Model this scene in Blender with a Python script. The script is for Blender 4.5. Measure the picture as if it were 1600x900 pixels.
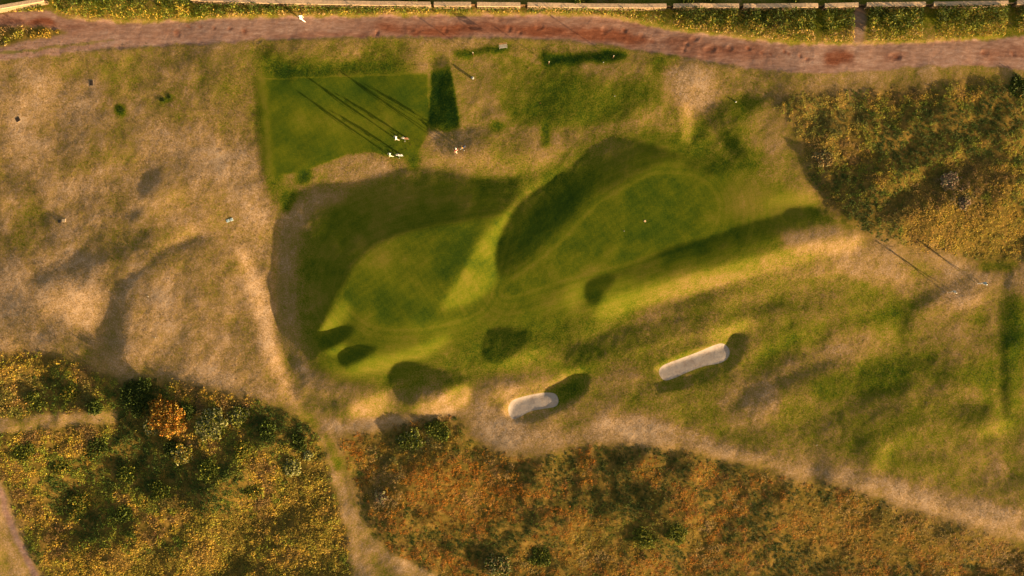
import bpy, bmesh, math, random
import numpy as np
from mathutils import Vector, Matrix
random.seed(7); RNG = np.random.default_rng(11)
for o in list(bpy.data.objects): bpy.data.objects.remove(o)
scene = bpy.context.scene
C = scene.collection

# ------------------------------------------------------------------ camera, sky, sun, exposure
S = 0.09                                   # metres of ground per pixel of the 1600 x 900 photograph
CAMH = 1080*S
SUN_EL = math.radians(5.9)
SUN_AZ = math.radians(34.5)                # the sun stands towards the lower right of the picture
cam_d = bpy.data.cameras.new('camera'); cam = bpy.data.objects.new('camera', cam_d); C.objects.link(cam)
cam.location = (0, 0, CAMH); cam_d.sensor_width = 36; cam_d.lens = 18*1080/800
cam_d.clip_start = 1; cam_d.clip_end = 6000
scene.camera = cam
scene.render.resolution_x, scene.render.resolution_y = 1024, 576

world = bpy.data.worlds.new('World'); scene.world = world; world.use_nodes = True
wn = world.node_tree.nodes; wl = world.node_tree.links; wn.clear()
sky = wn.new('ShaderNodeTexSky'); sky.sky_type = 'NISHITA'; sky.sun_disc = False
sky.sun_elevation = SUN_EL; sky.sun_rotation = math.radians(90)+SUN_AZ
sky.altitude = 0; sky.air_density = 1.0; sky.dust_density = 4.0; sky.ozone_density = 0.3
bg = wn.new('ShaderNodeBackground'); bg.inputs['Strength'].default_value = 0.065
tint = wn.new('ShaderNodeMix'); tint.data_type = 'RGBA'; tint.blend_type = 'MULTIPLY'
tint.inputs[0].default_value = 1; tint.inputs[7].default_value = (0.95, 0.92, 0.84, 1)
out = wn.new('ShaderNodeOutputWorld')
wl.new(sky.outputs[0], tint.inputs[6]); wl.new(tint.outputs[2], bg.inputs[0]); wl.new(bg.outputs[0], out.inputs[0])

sun_d = bpy.data.lights.new('sun', 'SUN'); sun_d.energy = 5.0; sun_d.angle = math.radians(0.5); sun_d.color = (1.0, 0.715, 0.37)
sun = bpy.data.objects.new('sun', sun_d); C.objects.link(sun)
to_sun = Vector((math.cos(SUN_AZ)*math.cos(SUN_EL), -math.sin(SUN_AZ)*math.cos(SUN_EL), math.sin(SUN_EL)))
sun.rotation_euler = to_sun.to_track_quat('Z', 'Y').to_euler(); sun.location = to_sun*200
scene.view_settings.view_transform = 'Standard'; scene.view_settings.look = 'None'
scene.view_settings.exposure = 2.45; scene.view_settings.gamma = 1

# ------------------------------------------------------------------ helpers
def XY(u, v): return ((u-800)*S, (450-v)*S)
def tag(o, label=None, cat=None, group=None, kind=None):
    if label: o['label'] = label
    if cat: o['category'] = cat
    if group: o['group'] = group
    if kind: o['kind'] = kind
    return o
def empty(name, loc, rz=0):
    o = bpy.data.objects.new(name, None); C.objects.link(o); o.empty_display_size = .3
    o.location = loc; o.rotation_euler = (0, 0, rz); return o
def link(name, me, parent=None, mat=None):
    o = bpy.data.objects.new(name, me); C.objects.link(o)
    if parent: o.parent = parent
    if mat:
        me.materials.clear(); me.materials.append(mat)
    return o
def obj(name, bm, mat, parent=None, smooth=False):
    me = bpy.data.meshes.new(name); bm.to_mesh(me); bm.free()
    if smooth:
        me.polygons.foreach_set('use_smooth', np.ones(len(me.polygons), bool))
    return link(name, me, parent, mat)
def quick_mesh(name, V, Fq, attrs=None, smooth=False):
    """V (n,3), Fq (m,k) -> mesh, fast; attrs: name -> (n,4) colours per vertex"""
    me = bpy.data.meshes.new(name); n, (m, k) = len(V), Fq.shape
    me.vertices.add(n); me.vertices.foreach_set('co', np.asarray(V, np.float32).ravel())
    me.loops.add(m*k); me.loops.foreach_set('vertex_index', np.asarray(Fq, np.int32).ravel())
    me.polygons.add(m); me.polygons.foreach_set('loop_start', np.arange(0, m*k, k, dtype=np.int32))
    if smooth: me.polygons.foreach_set('use_smooth', np.ones(m, bool))
    me.update(calc_edges=True)
    for a, c in (attrs or {}).items():
        at = me.attributes.new(a, 'FLOAT_COLOR', 'POINT'); at.data.foreach_set('color', np.asarray(c, np.float32).ravel())
    return me
def bx(bm, c, d, rot=None, bevel=0):
    r = bmesh.ops.create_cube(bm, size=1); vs = r['verts']
    M = Matrix.Translation(c) @ (rot.to_4x4() if rot else Matrix()) @ Matrix.Diagonal((*d, 1))
    bmesh.ops.transform(bm, matrix=M, verts=vs)
    if bevel:
        es = list({e for v in vs for e in v.link_edges}); bmesh.ops.bevel(bm, geom=es, offset=bevel, segments=1, affect='EDGES')
    return bm
def tube(bm, pts, rad, seg=8, cap=True):
    pts = [Vector(p) for p in pts]; rad = rad if hasattr(rad, '__len__') else [rad]*len(pts); rings = []
    for i, p in enumerate(pts):
        d = (pts[min(i+1, len(pts)-1)]-pts[max(i-1, 0)]).normalized()
        a = d.orthogonal().normalized() if i == 0 else (a-d*a.dot(d)).normalized()
        b = d.cross(a)
        rings.append([bm.verts.new(p+(a*math.cos(t)+b*math.sin(t))*rad[i]) for t in [2*math.pi*k/seg for k in range(seg)]])
    for r, q in zip(rings, rings[1:]):
        for k in range(seg): bm.faces.new((r[k], r[(k+1) % seg], q[(k+1) % seg], q[k]))
    if cap: bm.faces.new(rings[0][::-1]); bm.faces.new(rings[-1])
    return bm
def lathe(bm, prof, seg=16, c=(0, 0, 0)):
    rings = []
    for r, z in prof: rings.append([bm.verts.new((c[0]+r*math.cos(2*math.pi*k/seg), c[1]+r*math.sin(2*math.pi*k/seg), c[2]+z)) for k in range(seg)])
    for r, q in zip(rings, rings[1:]):
        for k in range(seg): bm.faces.new((r[k], r[(k+1) % seg], q[(k+1) % seg], q[k]))
    bm.faces.new(rings[0][::-1]); bm.faces.new(rings[-1]); return bm

# ------------------------------------------------------------------ materials
def nodes(name):
    m = bpy.data.materials.new(name); m.use_nodes = True; nt = m.node_tree; nt.nodes.clear()
    o = nt.nodes.new('ShaderNodeOutputMaterial'); b = nt.nodes.new('ShaderNodeBsdfPrincipled')
    b.inputs['Roughness'].default_value = .9; b.inputs['Specular IOR Level'].default_value = .15
    nt.links.new(b.outputs[0], o.inputs[0]); return m, nt, b, o
def N(nt, t, **kw):
    n = nt.nodes.new(t)
    for k, v in kw.items():
        if k.startswith('i_'):
            key = k[2:]; n.inputs[int(key) if key.isdigit() else key].default_value = v
        else: setattr(n, k, v)
    return n
def noise(nt, scale, detail=4, rough=.6, co=None, dist=0):
    n = N(nt, 'ShaderNodeTexNoise'); n.inputs['Scale'].default_value = scale; n.inputs['Detail'].default_value = detail
    n.inputs['Roughness'].default_value = rough; n.inputs['Distortion'].default_value = dist
    if co: nt.links.new(co, n.inputs['Vector'])
    return n
def math_(nt, op, a, b=None, clamp=False):
    n = N(nt, 'ShaderNodeMath', operation=op, use_clamp=clamp)
    for i, x in enumerate((a, b)):
        if x is None: continue
        if isinstance(x, (int, float)): n.inputs[i].default_value = x
        else: nt.links.new(x, n.inputs[i])
    return n.outputs[0]
def mix(nt, f, a, b, mode='MIX'):
    n = N(nt, 'ShaderNodeMix', data_type='RGBA', blend_type=mode)
    for i, x in ((0, f), (6, a), (7, b)):
        if isinstance(x, (int, float)): n.inputs[i].default_value = x
        elif isinstance(x, tuple): n.inputs[i].default_value = (*x, 1) if len(x) == 3 else x
        else: nt.links.new(x, n.inputs[i])
    return n.outputs[2]
def ramp(nt, f, stops):
    r = N(nt, 'ShaderNodeValToRGB'); e = r.color_ramp.elements
    while len(e) < len(stops): e.new(.5)
    for x, (p, c) in zip(e, stops): x.position = p; x.color = (*c, 1)
    nt.links.new(f, r.inputs[0]); return r.outputs[0]
def plain(name, col, rough=.7, var=.25, scale=6, metal=0, bump=0.0):
    m, nt, b, o = nodes(name); co = N(nt, 'ShaderNodeTexCoord').outputs['Object']
    n = noise(nt, scale, 5, .65, co)
    dk = tuple(c*(1-var) for c in col); lt = tuple(min(1, c*(1+var)) for c in col)
    nt.links.new(ramp(nt, n.outputs[0], [(.3, dk), (.7, lt)]), b.inputs['Base Color'])
    b.inputs['Roughness'].default_value = rough; b.inputs['Metallic'].default_value = metal
    if bump:
        bp = N(nt, 'ShaderNodeBump'); bp.inputs['Distance'].default_value = bump; bp.inputs['Strength'].default_value = .6
        nt.links.new(n.outputs[0], bp.inputs['Height']); nt.links.new(bp.outputs[0], b.inputs['Normal'])
    return m

def ground_material():
    """turf by dryness and some painted light, with bare road earth, red mud, sand and scrub litter as masks of the place"""
    m, nt, b, o = nodes('turf_and_earth')
    geo = N(nt, 'ShaderNodeNewGeometry').outputs['Position']
    A = N(nt, 'ShaderNodeSeparateColor'); a1 = N(nt, 'ShaderNodeAttribute', attribute_name='zoneA')
    nt.links.new(a1.outputs['Color'], A.inputs[0])
    Bz = N(nt, 'ShaderNodeSeparateColor'); a2 = N(nt, 'ShaderNodeAttribute', attribute_name='zoneB')
    nt.links.new(a2.outputs['Color'], Bz.inputs[0])
    dry, rough_, sand = A.outputs[0], A.outputs[1], A.outputs[2]
    road, red, litter = Bz.outputs[0], Bz.outputs[1], Bz.outputs[2]
    n1 = noise(nt, 1.1, 6, .68, geo); n2 = noise(nt, 5.5, 5, .75, geo); n3 = noise(nt, .22, 4, .6, geo)
    d = math_(nt, 'SUBTRACT', n1.outputs[0], .5); d = math_(nt, 'MULTIPLY', d, .5)
    e = math_(nt, 'SUBTRACT', n2.outputs[0], .5); e = math_(nt, 'MULTIPLY', e, 1.35)
    d = math_(nt, 'ADD', d, e)
    amp = math_(nt, 'ADD', math_(nt, 'MULTIPLY', rough_, .85), .15)
    d = math_(nt, 'ADD', math_(nt, 'MULTIPLY', d, amp), dry)
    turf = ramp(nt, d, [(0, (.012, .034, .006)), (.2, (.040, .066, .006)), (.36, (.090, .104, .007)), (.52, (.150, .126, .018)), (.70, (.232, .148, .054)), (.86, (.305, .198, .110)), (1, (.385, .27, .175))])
    # worn road: pale dusty grey-pink with gravel speckle
    mp = N(nt, 'ShaderNodeMapping'); mp.inputs['Scale'].default_value = (.3, 1, 1); nt.links.new(geo, mp.inputs[0])
    nr = noise(nt, 2.6, 7, .75, mp.outputs[0]); ns = noise(nt, .55, 6, .65, mp.outputs[0])
    rc = ramp(nt, nr.outputs[0], [(.3, (.185, .10, .075)), (.52, (.275, .165, .13)), (.72, (.38, .265, .225))])
    rc2 = ramp(nt, nr.outputs[0], [(.3, (.09, .03, .018)), (.55, (.19, .068, .038)), (.75, (.30, .135, .085))])
    rf = math_(nt, 'ADD', red, math_(nt, 'MULTIPLY', math_(nt, 'SUBTRACT', ns.outputs[0], .5), 1.6), True)
    rcol = mix(nt, rf, rc, rc2)
    col = mix(nt, road, turf, rcol)
    sc = ramp(nt, noise(nt, .9, 8, .78, geo).outputs[0], [(.3, (.20, .145, .12)), (.45, (.29, .24, .215)), (.62, (.335, .285, .26)), (.75, (.38, .325, .30))])
    col = mix(nt, math_(nt, 'MULTIPLY', math_(nt, 'SUBTRACT', sand, .475), 20., True), col, sc)
    lc = ramp(nt, n1.outputs[0], [(.3, (.035, .036, .008)), (.5, (.108, .072, .016)), (.7, (.20, .12, .030))])
    col = mix(nt, litter, col, lc)
    nt.links.new(col, b.inputs['Base Color'])
    bp = N(nt, 'ShaderNodeBump'); bp.inputs['Distance'].default_value = .035
    nb = noise(nt, 3.2, 6, .75, geo)
    nt.links.new(nb.outputs[0], bp.inputs['Height'])
    nt.links.new(math_(nt, 'ADD', math_(nt, 'MULTIPLY', rough_, .85), .10), bp.inputs['Strength'])
    nt.links.new(bp.outputs[0], b.inputs['Normal'])
    b.inputs['Roughness'].default_value = 1; b.inputs['Specular IOR Level'].default_value = 0
    return m
def leaf_material(name='foliage', trans=.3):
    m, nt, b, o = nodes(name)
    a = N(nt, 'ShaderNodeAttribute', attribute_name='tone')
    geo = N(nt, 'ShaderNodeNewGeometry').outputs['Position']
    n = noise(nt, 4, 3, .6, geo)
    f = ramp(nt, n.outputs[0], [(.3, (.7, .7, .7)), (.7, (1.25, 1.2, 1.15))])
    col = mix(nt, 1., a.outputs['Color'], f, 'MULTIPLY')
    nt.links.new(col, b.inputs['Base Color']); b.inputs['Roughness'].default_value = .75
    t = N(nt, 'ShaderNodeBsdfTranslucent'); nt.links.new(col, t.inputs[0])
    ms = N(nt, 'ShaderNodeMixShader'); ms.inputs[0].default_value = trans
    nt.links.new(b.outputs[0], ms.inputs[1]); nt.links.new(t.outputs[0], ms.inputs[2]); nt.links.new(ms.outputs[0], o.inputs[0])
    return m
GROUND = ground_material(); LEAF = leaf_material()
M = dict(
 bark=plain('bark', (.075, .05, .03), .95, .4, 9, bump=.02), stone=plain('wall_stone', (.22, .15, .09), .95, .3, 3, bump=.03),
 cope=plain('coping_stone', (.46, .32, .21), .95, .3, 4, bump=.02), wood=plain('weathered_wood', (.10, .055, .025), .8, .35, 8, bump=.01),
 gatew=plain('gate_wood', (.05, .035, .02), .8, .35, 8), whitep=plain('white_paint', (.32, .31, .29), .5, .08, 12),
 dark=plain('dark_plastic', (.02, .02, .022), .5, .3, 12), steel=plain('steel', (.42, .42, .43), .35, .12, 20, metal=.9),
 rubber=plain('rubber', (.02, .02, .02), .85, .2, 20), iron=plain('cast_iron', (.035, .025, .02), .8, .3, 14, bump=.005),
 concrete=plain('pale_concrete', (.34, .25, .17), .9, .2, 9, bump=.006), bluep=plain('pale_blue_plastic', (.33, .42, .45), .5, .12, 8),
 orange=plain('orange_fabric', (.75, .38, .05), .8, .15, 14), navy=plain('navy_cloth', (.02, .025, .05), .85, .25, 14),
 cream=plain('cream_cloth', (.42, .35, .27), .85, .1, 14), whitec=plain('white_cloth', (.62, .60, .58), .85, .06, 14),
 greyc=plain('grey_cloth', (.22, .22, .23), .85, .15, 14), bluec=plain('pale_blue_cloth', (.40, .52, .60), .85, .1, 14), maroon=plain('maroon_cloth', (.13, .02, .025), .85, .2, 14), brownc=plain('brown_cloth', (.10, .05, .03), .85, .2, 14),
 skin=plain('skin', (.46, .25, .16), .6, .06, 14), hair=plain('hair', (.04, .025, .015), .7, .3, 20), shoe=plain('shoe_leather', (.6, .56, .5), .5, .1, 14),
 slate=plain('slate_roof', (.045, .04, .05), .7, .3, 5), hole=plain('cup_liner', (.7, .5, .3), .5, .1, 10),
)

# ------------------------------------------------------------------ the relief: low sun over gentle links land
TE = math.tan(SUN_EL)
CT, ST = math.cos(SUN_AZ), math.sin(SUN_AZ)

def smooth_poly(p, n=6):
    p = np.array(p, float); N = len(p); out = []
    for i in range(N):
        a, b, c, d = p[i-1], p[i], p[(i+1) % N], p[(i+2) % N]
        for k in range(n):
            t = k/n
            out.append(.5*((2*b)+(-a+c)*t+(2*a-5*b+4*c-d)*t*t+(-a+3*b-3*c+d)*t**3))
    return np.array(out)

def raster(poly, U, V, smooth=True):
    """point in polygon for a grid of picture coordinates"""
    p = smooth_poly(poly) if smooth else np.array(poly, float)
    m = np.zeros(U.shape, bool)
    x0, y0 = p.min(0)-1; x1, y1 = p.max(0)+1
    sel = (U >= x0) & (U <= x1) & (V >= y0) & (V <= y1)
    u, v = U[sel], V[sel]; r = np.zeros(u.shape, bool)
    q = np.roll(p, -1, 0)
    for (ax, ay), (bx, by) in zip(p, q):
        if ay == by: continue
        c = ((ay > v) != (by > v)) & (u < (bx-ax)*(v-ay)/(by-ay)+ax)
        r ^= c
    m[sel] = r
    return m.astype(np.float32)

def blur(a, s):
    if s < .35: return a
    r = int(3*s)+1; k = np.exp(-.5*(np.arange(-r, r+1)/s)**2); k /= k.sum()
    n = 1
    while n < max(a.shape)+2*r: n *= 2
    f = np.fft.rfft(k, n)
    for ax in (0, 1):
        pad = [(0, 0), (0, 0)]; pad[ax] = (r, r)
        b = np.pad(a, pad, mode='edge')
        F = np.fft.rfft(b, n, axis=ax)
        F = F*(f[:, None] if ax == 0 else f[None, :])
        b = np.fft.irfft(F, n, axis=ax)
        a = b[2*r:2*r+a.shape[0], :] if ax == 0 else b[:, 2*r:2*r+a.shape[1]]
    return a

def band(line, w):
    """polygon of a polyline with half widths w (number or list)"""
    l = np.array(line, float); n = len(l)
    w = np.broadcast_to(np.array(w, float), (n,))
    t = np.gradient(l, axis=0); t /= np.linalg.norm(t, axis=1)[:, None]
    nn = np.stack([-t[:, 1], t[:, 0]], 1)*w[:, None]
    return np.concatenate([l+nn, (l-nn)[::-1]])

# ---------------------------------------------------------------- light on the relief: how squarely the low sun meets the ground
SHADE = [  # polygon, value (0 = falls away from the sun, 1 = flat, 2 = faces it), edge softness in pixels
 ([(430,430),(432,380),(441,330),(456,302),(500,292),(556,289),(580,276),(612,265),(642,261),(680,262),(720,271),(756,280),(800,276),(812,290),(800,322),(772,340),(720,349),(662,360),(615,374),(582,392),(560,415),(545,440),(532,462),(518,485),(506,510),(497,528),(500,548),(478,575),(455,565),(440,515),(428,470)], 0, 5),
 ([(440,500),(470,520),(500,560),(540,590),(610,598),(620,606),(560,612),(500,612),(470,600),(450,560)], .25, 9),
 ([(455,600),(480,610),(510,622),(540,625),(545,635),(510,650),(480,640)], .3, 7),
 ([(499,524),(520,515),(548,508),(556,516),(536,536),(512,549),(500,543)], 0, 4),
 ([(531,556),(546,546),(578,539),(592,546),(566,563),(546,574),(535,568)], 0, 3),
 ([(776,424),(774,392),(784,362),(806,322),(832,300),(872,274),(902,250),(932,226),(962,213),(1008,222),(1050,238),(1078,246),(1050,254),(1014,266),(986,286),(930,314),(905,342),(880,362),(846,396),(815,424),(792,436)], 0, 5),
 ([(1022,402),(1030,394),(1050,385),(1082,376),(1120,366),(1150,354),(1182,344),(1215,336),(1232,326),(1252,323),(1282,325),(1305,340),(1275,360),(1235,372),(1190,381),(1140,396),(1100,408),(1060,418),(1030,420)], 0, 3.5),
 ([(930,440),(960,424),(1000,408),(1030,398),(1040,420),(1000,430),(960,440)], .3, 6),
 ([(1000,432),(1030,412),(1100,402),(1200,378),(1300,352),(1335,370),(1260,384),(1180,404),(1100,424),(1040,434)], .35, 10),
 ([(911,456),(918,440),(936,430),(958,428),(962,436),(948,456),(930,476),(917,470)], 0, 3),
 ([(985,425),(1030,405),(1060,410),(1040,425),(1000,440)], .35, 9),
 ([(752,546),(756,526),(776,513),(806,512),(832,518),(822,540),(797,560),(772,568),(757,561)], 0, 4),
 ([(609,600),(611,577),(628,564),(652,565),(680,574),(714,581),(740,598),(700,604),(650,606)], .05, 4),
 ([(622,628),(620,608),(660,598),(700,590),(720,592),(706,606),(676,618),(640,634)], 0, 5),
 ([(735,600),(800,585),(860,575),(880,590),(800,605),(745,612)], .5, 9),
 ([(878,572),(886,538),(920,531),(962,511),(1004,505),(1052,496),(1100,488),(1136,486),(1112,506),(1060,526),(1004,546),(950,566),(902,578)], .12, 8),
 ([(770,590),(800,588),(830,590),(800,600)], .5, 5),
 # small bunker bank, long bunker bank
 ([(848,616),(862,604),(890,591),(914,584),(922,596),(908,620),(880,640),(848,655),(818,664),(800,658),(815,653),(850,641),(873,628)], -.1, 2.9),
 ([(880,668),(905,650),(940,636),(962,630),(940,648),(905,668),(870,684)], .4, 6),
 ([(1137,540),(1148,523),(1168,522),(1172,542),(1155,570),(1120,590),(1070,606),(1030,612),(1024,600),(1060,592),(1105,575),(1138,560)], -.1, 2.9),
 ([(1408,518),(1415,482),(1428,468),(1450,460),(1474,450),(1462,470),(1440,492),(1426,514)], .1, 7),
 ([(1280,535),(1300,496),(1324,490),(1326,506),(1306,526),(1284,545)], .25, 9),
 ([(1225,560),(1250,545),(1265,555),(1240,570)], .5, 8),
 ([(1568,640),(1565,545),(1568,470),(1576,430),(1590,432),(1590,500),(1582,560),(1584,650)], .1, 6),
 ([(1492,652),(1505,634),(1552,634),(1550,650),(1520,666),(1496,672)], .2, 8),
 ([(1330,735),(1336,690),(1352,686),(1366,698),(1356,726),(1334,752),(1318,752)], .25, 9),
 ([(1260,745),(1270,720),(1300,715),(1296,745),(1275,765)], .3, 7),
 ([(1420,715),(1440,700),(1480,706),(1485,722),(1440,726)], .4, 8),
 ([(1500,700),(1530,680),(1560,690),(1540,710)], .5, 9),
 ([(1160,478),(1200,470),(1230,472),(1200,490),(1168,494)], .55, 8),
 ([(960,535),(1010,522),(1040,520),(1000,540)], .2, 8),
 # tee banks
 ([(669,206),(669,180),(672,150),(674,112),(680,92),(699,88),(710,138),(718,203),(700,207)], .1, 1.6),
 ([(676,205),(720,200),(775,198),(770,210),(730,236),(712,244),(690,240)], .05, 6),
 ([(398,120),(404,118),(412,190),(418,268),(406,275),(400,200)], .35, 4),
 ([(712,80),(740,76),(790,70),(792,76),(745,84),(716,87)], .2, 3),
 ([(848,78),(856,72),(860,90),(900,85),(960,78),(975,88),(960,96),(900,98),(856,102),(846,98)], .25, 4),
 ([(430,110),(480,108),(560,102),(620,106),(600,116),(500,120),(440,124)], .6, 6),
 # little drop along the lower road edge, bank along the upper
 (band([(150,78),(250,71),(330,67),(400,62),(500,59),(600,57),(700,58),(760,58),(850,61),(920,67),(980,75),(1050,87),(1100,97),(1150,106)], 1.6), .0, 1.2),
 # upper right
 ([(1104,178),(1120,156),(1150,158),(1200,148),(1215,158),(1180,172),(1160,195),(1158,220),(1172,250),(1165,262),(1140,242),(1118,210)], .08, 5),
 ([(1080,250),(1120,240),(1165,250),(1150,270),(1110,275),(1070,262)], .4, 8),
 ([(1104,268),(1110,250),(1118,258),(1112,276)], .2, 3),
 ([(1255,255),(1290,262),(1330,266),(1356,290),(1356,335),(1330,350),(1298,328),(1272,292)], .15, 9),
 ([(1290,280),(1340,262),(1400,235),(1460,215),(1500,220),(1440,250),(1380,285),(1330,320),(1300,325)], .0, 8),
 ([(1370,345),(1385,315),(1430,290),(1470,268),(1520,250),(1560,245),(1540,275),(1490,310),(1470,330),(1420,340),(1385,352)], -.1, 6),
 ([(1200,160),(1260,148),(1330,140),(1380,142),(1300,165),(1230,180)], .45, 8),
 # left dunes
 ([(155,560),(168,500),(190,455),(225,418),(275,384),(318,370),(336,372),(322,390),(288,406),(250,430),(222,470),(205,520),(200,560)], -.05, 6),
 ([(0,455),(40,468),(80,492),(130,522),(160,548),(110,555),(50,540),(0,530)], .3, 12),
 ([(60,440),(110,410),(170,392),(180,405),(130,430),(80,455)], .25, 10),
 ([(160,400),(190,385),(220,380),(215,395),(180,412)], .5, 10),
 ([(5,268),(30,262),(50,285),(48,305),(20,308)], .4, 9),
 ([(220,295),(230,262),(255,258),(262,275),(245,305),(225,310)], .35, 8),
 ([(195,350),(205,328),(228,325),(220,345)], .45, 7),
 ([(70,365),(72,335),(86,330),(84,355)], .4, 6),
 ([(180,585),(260,570),(330,590),(420,615),(470,640),(420,635),(320,610),(240,600)], .6, 8),
 ([(0,560),(60,556),(140,570),(190,590),(120,590),(40,575),(0,575)], .2, 8),
 # scrub ground bottom
 ([(205,590),(260,600),(250,650),(215,690),(180,680),(190,620)], .1, 10),
 ([(280,640),(360,640),(440,660),(430,690),(340,690),(270,680)], .4, 12),
 ([(230,690),(320,700),(400,710),(360,760),(300,800),(240,790),(210,740)], .25, 14),
 ([(380,830),(440,800),(490,780),(500,800),(440,840),(390,860)], .3, 10),
 ([(60,600),(130,590),(180,620),(140,650),(70,640)], .5, 12),
 ([(270,855),(340,845),(350,868),(290,875)], .35, 8),
 ([(560,690),(640,680),(700,690),(690,730),(600,740)], .55, 12),
 ([(960,760),(990,740),(1010,770),(980,800)], .4, 10),
 ([(1000,720),(1060,725),(1040,745),(1000,745)], .5, 10),
 ([(1320,800),(1380,785),(1440,800),(1380,815)], .6, 12),
]
BRIGHT = [
 ([(500,560),(540,500),(640,525),(800,480),(880,450),(1000,430),(1130,400),(1260,350),(1280,380),(1130,430),(1000,480),(900,560),(820,580),(640,590),(540,590)], 1.3, 10),
 ([(500,500),(560,400),(680,340),(800,330),(960,230),(1120,270),(1250,320),(1130,400),(960,480),(860,560),(640,590),(520,570)], 1.0, 12),
 ([(1290,320),(1400,250),(1480,225),(1420,290),(1340,345)], 1.0, 10), ([(1370,300),(1440,262),(1500,235),(1560,225),(1520,245),(1440,285),(1385,318)], 1.6, 7), ([(1400,370),(1480,330),(1600,330),(1600,390),(1480,392)], 1.5, 12), ([(640,730),(760,720),(800,790),(700,840)], 1.35, 14), ([(20,680),(110,670),(120,760),(60,800),(30,740)], 1.4, 12), ([(180,690),(220,690),(230,720),(180,725)], 1.7, 7), ([(280,860),(380,830),(470,760),(500,770),(430,820),(320,870)], 1.6, 9), ([(60,830),(250,840),(250,900),(80,900)], 1.25, 14), ([(1180,790),(1300,790),(1500,850),(1400,890),(1200,860)], 1.3, 14), ([(100,600),(180,605),(175,640),(100,645)], 1.4, 8),
 (band([(110,26),(140,30),(180,32),(250,31),(330,26),(400,24),(500,24),(600,22),(700,21),(800,22),(900,23),(960,27),(1010,37),(1060,48),(1120,56),(1200,64),(1270,69),(1340,69),(1420,67),(1500,62),(1560,58)], 1.8), 2.2, 1.2),
 ([(692,480),(718,440),(752,380),(780,345),(806,322),(808,336),(786,374),(776,412),(772,440),(742,468)], 2.1, 7),
 ([(510,500),(540,470),(548,485),(530,510)], 1.6, 6),
 ([(500,520),(512,500),(530,505),(522,514)], 2.0, 4),
 ([(510,545),(530,536),(542,540),(524,556)], 1.9, 4),
 ([(545,577),(580,562),(620,555),(660,540),(700,520),(700,532),(660,556),(610,572),(560,580)], 2.1, 7),
 ([(366,385),(384,392),(404,430),(424,480),(438,540),(458,600),(472,624),(450,624),(428,580),(410,520),(388,450)], 1.55, 7),
 ([(548,640),(580,620),(606,615),(600,640),(570,650)], 2.2, 6),
 ([(650,640),(690,620),(720,600),(734,606),(730,630),(690,646)], 2.2, 6),
 ([(932,490),(958,466),(1030,450),(1110,424),(1180,404),(1250,384),(1300,378),(1260,404),(1180,430),(1100,450),(1000,474),(944,496)], 2.6, 9),
 ([(1270,378),(1310,366),(1350,372),(1330,390),(1290,392)], 1.8, 7),
 ([(1100,528),(1150,504),(1180,500),(1165,516),(1130,532)], 2.1, 7),
 ([(1020,578),(1034,566),(1080,548),(1134,534),(1138,539),(1084,556),(1034,574)], 2.2, 2.5),
 ([(786,640),(800,622),(830,614),(850,608),(850,614),(826,620),(802,632),(795,650)], 2.2, 2.5),
 ([(850,602),(880,580),(915,572),(910,580),(880,590),(856,606)], 1.8, 4),
 ([(770,605),(830,592),(860,596),(830,610),(780,625)], 1.6, 6),
 ([(796,340),(806,318),(830,292),(870,266),(902,242),(896,250),(870,274),(832,300),(808,324)], 1.7, 5),
 ([(1064,215),(1066,165),(1082,170),(1078,220)], 1.7, 5),
 ([(760,562),(800,556),(840,545),(860,550),(820,570),(770,576)], 1.7, 6),
 ([(1190,320),(1240,300),(1278,300),(1285,318),(1240,320)], 1.6, 8),
 ([(1480,600),(1550,560),(1600,560),(1600,640),(1560,650)], 1.3, 12),
 ([(640,500),(700,500),(760,490),(700,520),(650,520)], 1.3, 9),
 ([(880,455),(910,440),(908,470),(890,490)], 1.4, 8),
 ([(1330,575),(1370,520),(1400,510),(1400,530),(1350,560)], 1.4, 9),
 ([(1530,670),(1580,650),(1590,668),(1540,690)], 1.6, 8),
 ([(1340,720),(1385,690),(1390,710),(1365,735)], 1.5, 7),
 ([(200,340),(240,300),(290,290),(300,320),(250,350)], 1.35, 12),
 ([(240,395),(270,365),(300,350),(320,362),(280,378)], 1.6, 8),
 ([(90,470),(150,450),(170,470),(140,515),(110,505)], 1.4, 9),
 ([(210,520),(230,460),(270,430),(300,440),(280,520),(230,560)], 1.15, 14),
 ([(440,272),(520,254),(600,248),(650,250),(600,262),(540,280),(480,285)], 1.05, 7),
 ([(660,250),(720,240),(800,240),(880,230),(850,265),(800,270),(740,270),(700,258)], 1.3, 7),
 ([(1300,330),(1400,300),(1470,340),(1440,370),(1370,360)], 1.0, 8),
 ([(300,330),(370,300),(420,320),(420,400),(370,370)], 1.2, 12),
 ([(60,590),(70,580),(60,570),(20,572),(0,585),(10,595)], 2.0, 6),
 ([(330,740),(420,720),(470,740),(380,800),(300,820)], 1.4, 14),
 ([(1420,640),(1460,600),(1455,580),(1430,600)], 1.3, 8),
 ([(1040,690),(1150,705),(1230,725),(1330,750),(1460,785),(1600,830),(1600,845),(1450,800),(1300,755),(1150,722),(1040,702)], 1.25, 4),
]

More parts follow.
